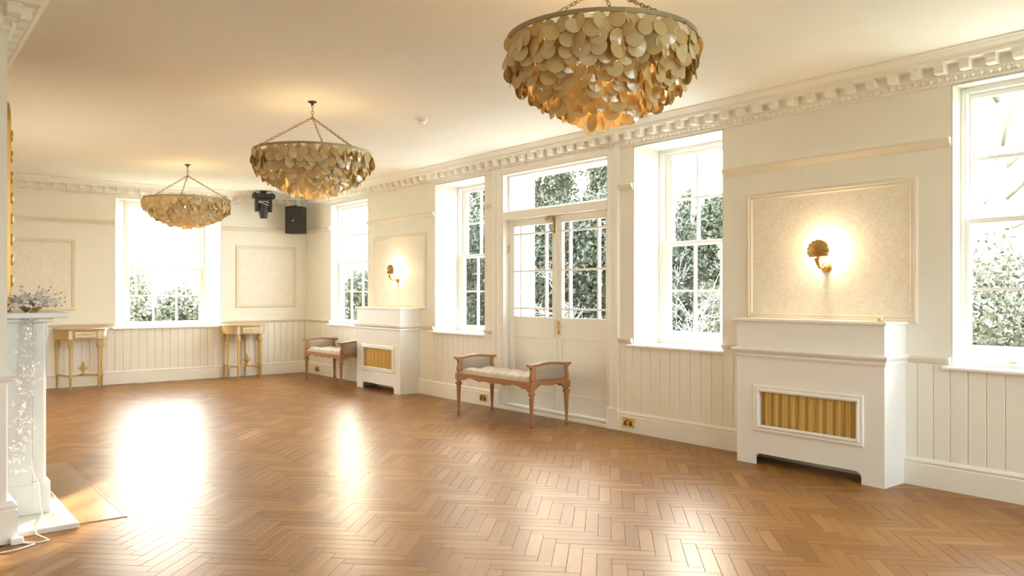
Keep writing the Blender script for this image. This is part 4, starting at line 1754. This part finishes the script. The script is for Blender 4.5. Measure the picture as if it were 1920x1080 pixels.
# ivy-clad stems rising past the transom
for (lx, ly, lab, bl) in ((14.2, 16.0, 'ivy-clad trunk filling the middle of the transom light',
                           [(0, 0, 3.6, .55, .6, 1.6), (.1, .3, 4.9, .75, .8, .9), (-.2, -.5, 5.4, .8, .6, .7), (-.1, .9, 4.4, .6, .6, .5)]),
                          (13.6, 13.9, 'slim ivy-clad trunk at the right end of the transom light',
                           [(0, 0, 3.6, .40, .42, 1.5), (.05, -.15, 5.0, .35, .4, 1.0), (-.2, .3, 5.9, .45, .5, .6)]),
                          (11.9, 16.7, 'ivy-clad trunk behind the narrow window left of the doors',
                           [(0, 0, 3.4, .6, .6, 1.8), (.2, -.3, 5.0, .8, .7, 1.0)]),
                          (12.6, 10.2, 'ivy-clad stem rising in the upper panes of the deep set window',
                           [(0, 0, 2.9, .42, .5, 1.0), (.1, -.6, 3.3, .5, .5, .45)])):
    tree('ivy_tree', (lx, ly), lab, bl, 9000, .085, 'leaf_ivy', 5.2, .20, GT, 4, bare_mat='twig_pale', reach=.17)
# pale bare shrubs in front of the evergreens
for (lx, ly, lab) in ((10.9, 8.8, 'bare pale-twigged shrub outside the deep set window'), (10.6, 11.3, 'bare pale-twigged shrub outside the right garden door'),
                      (11.1, 13.2, 'bare pale-twigged shrub outside the left garden door'), (11.2, 15.9, 'bare pale-twigged shrub outside the narrow window')):
    tree('bare_shrub', (lx, ly), lab, [], 0, .1, 'leaf_pale', 1.6, .06, GS, 9, 'shrub', 'twig_pale')
tree('sun_screen_shrub', (11.6, 18.3), 'added evergreen out of view, blocking low sun beyond the terrace', [(0, 0, 2.05, 1.6, 1.4, 2.1)], 16000, .1, 'leaf_dark', 1.6, .1, GS, 0, 'shrub')  # unseen shrub added to cut the low sun through the far corner window
# tall pines added to block sun, their crowns above the view through the doors
for (lx, ly, h, lab) in ((30, 31.2, 11.0, 'added sun-blocking pine beyond the right-hand window'), (30.5, 34.4, 11.2, 'added sun-blocking pine beyond the garden doors'), (30, 37.2, 11.0, 'added sun-blocking pine beyond the narrow window')):
    tree('sun_screen_pine', (lx, ly), lab, [(0, 0, h, 2.0, 1.5, 2.2), (.3, .1, h + 1.4, 1.5, 1.2, 1.6)], 12000, .28, 'leaf_dark', h, .22, GT, 0)
# right-hand window
tree('garden_bush', (10.8, 4.25), 'pale leafy bush outside the right-hand window', [(0, 0, 1.15, 1.25, 1.25, 1.40), (.5, .9, .9, 1.0, 1.0, 1.2), (.2, -1.2, 1.0, 1.2, 1.2, 1.1)], 26000, .06, 'leaf_pale', 1.4, .08, GS, 4, 'shrub', 'twig_pale')
tree('bare_tree', (16.5, 5.9), 'bare winter tree with thin branches beyond the right-hand window', [], 0, .1, 'leaf_pale', 5.6, .12, GT, 9, bare_mat='bark')
# far corner window and end window
tree('evergreen_tree', (12.0, 23.8), 'small evergreen seen through the far corner window', [(0, 0, 1.1, 1.2, 1.2, 1.4), (.4, -.5, 1.8, .7, .7, .8)], 6000, .14, 'leaf_ivy', 2.0, .12, GT, 2, bare_mat='twig_pale')
for i, (lx, ly, h, lab) in enumerate(((5.2, 22.5, 1.45, 'pale bush at the left in the end window'), (6.6, 23.5, 1.75, 'pale bush in the middle of the end window'), (8.0, 24.5, 1.7, 'pale bush at the right in the end window'), (7.6, 33, 2.6, 'distant rounded tree behind the end window bushes'))):
    tree('garden_bush', (lx, ly), lab, [(0, 0, h * .55, .75, .8, h * .62), (.3, .3, h * .4, .5, .6, h * .45)], 5000, .12, 'leaf_pale', h * .7, .07, GS, 2, 'shrub', 'twig_pale')
tree('bare_tree', (7.2, 30.0), 'thin bare tree rising at the left of the end window', [], 0, .1, 'leaf_pale', 2.6, .07, GT, 6, bare_mat='bark')
tree('conifer', (5.45, 17.2), 'narrow dark conifer at the right edge of the end window', [(0, 0, .9, .26, .26, 1.0), (0, 0, 1.6, .18, .18, .6)], 4500, .09, 'leaf_dark', 1.6, .05, GT, 0)
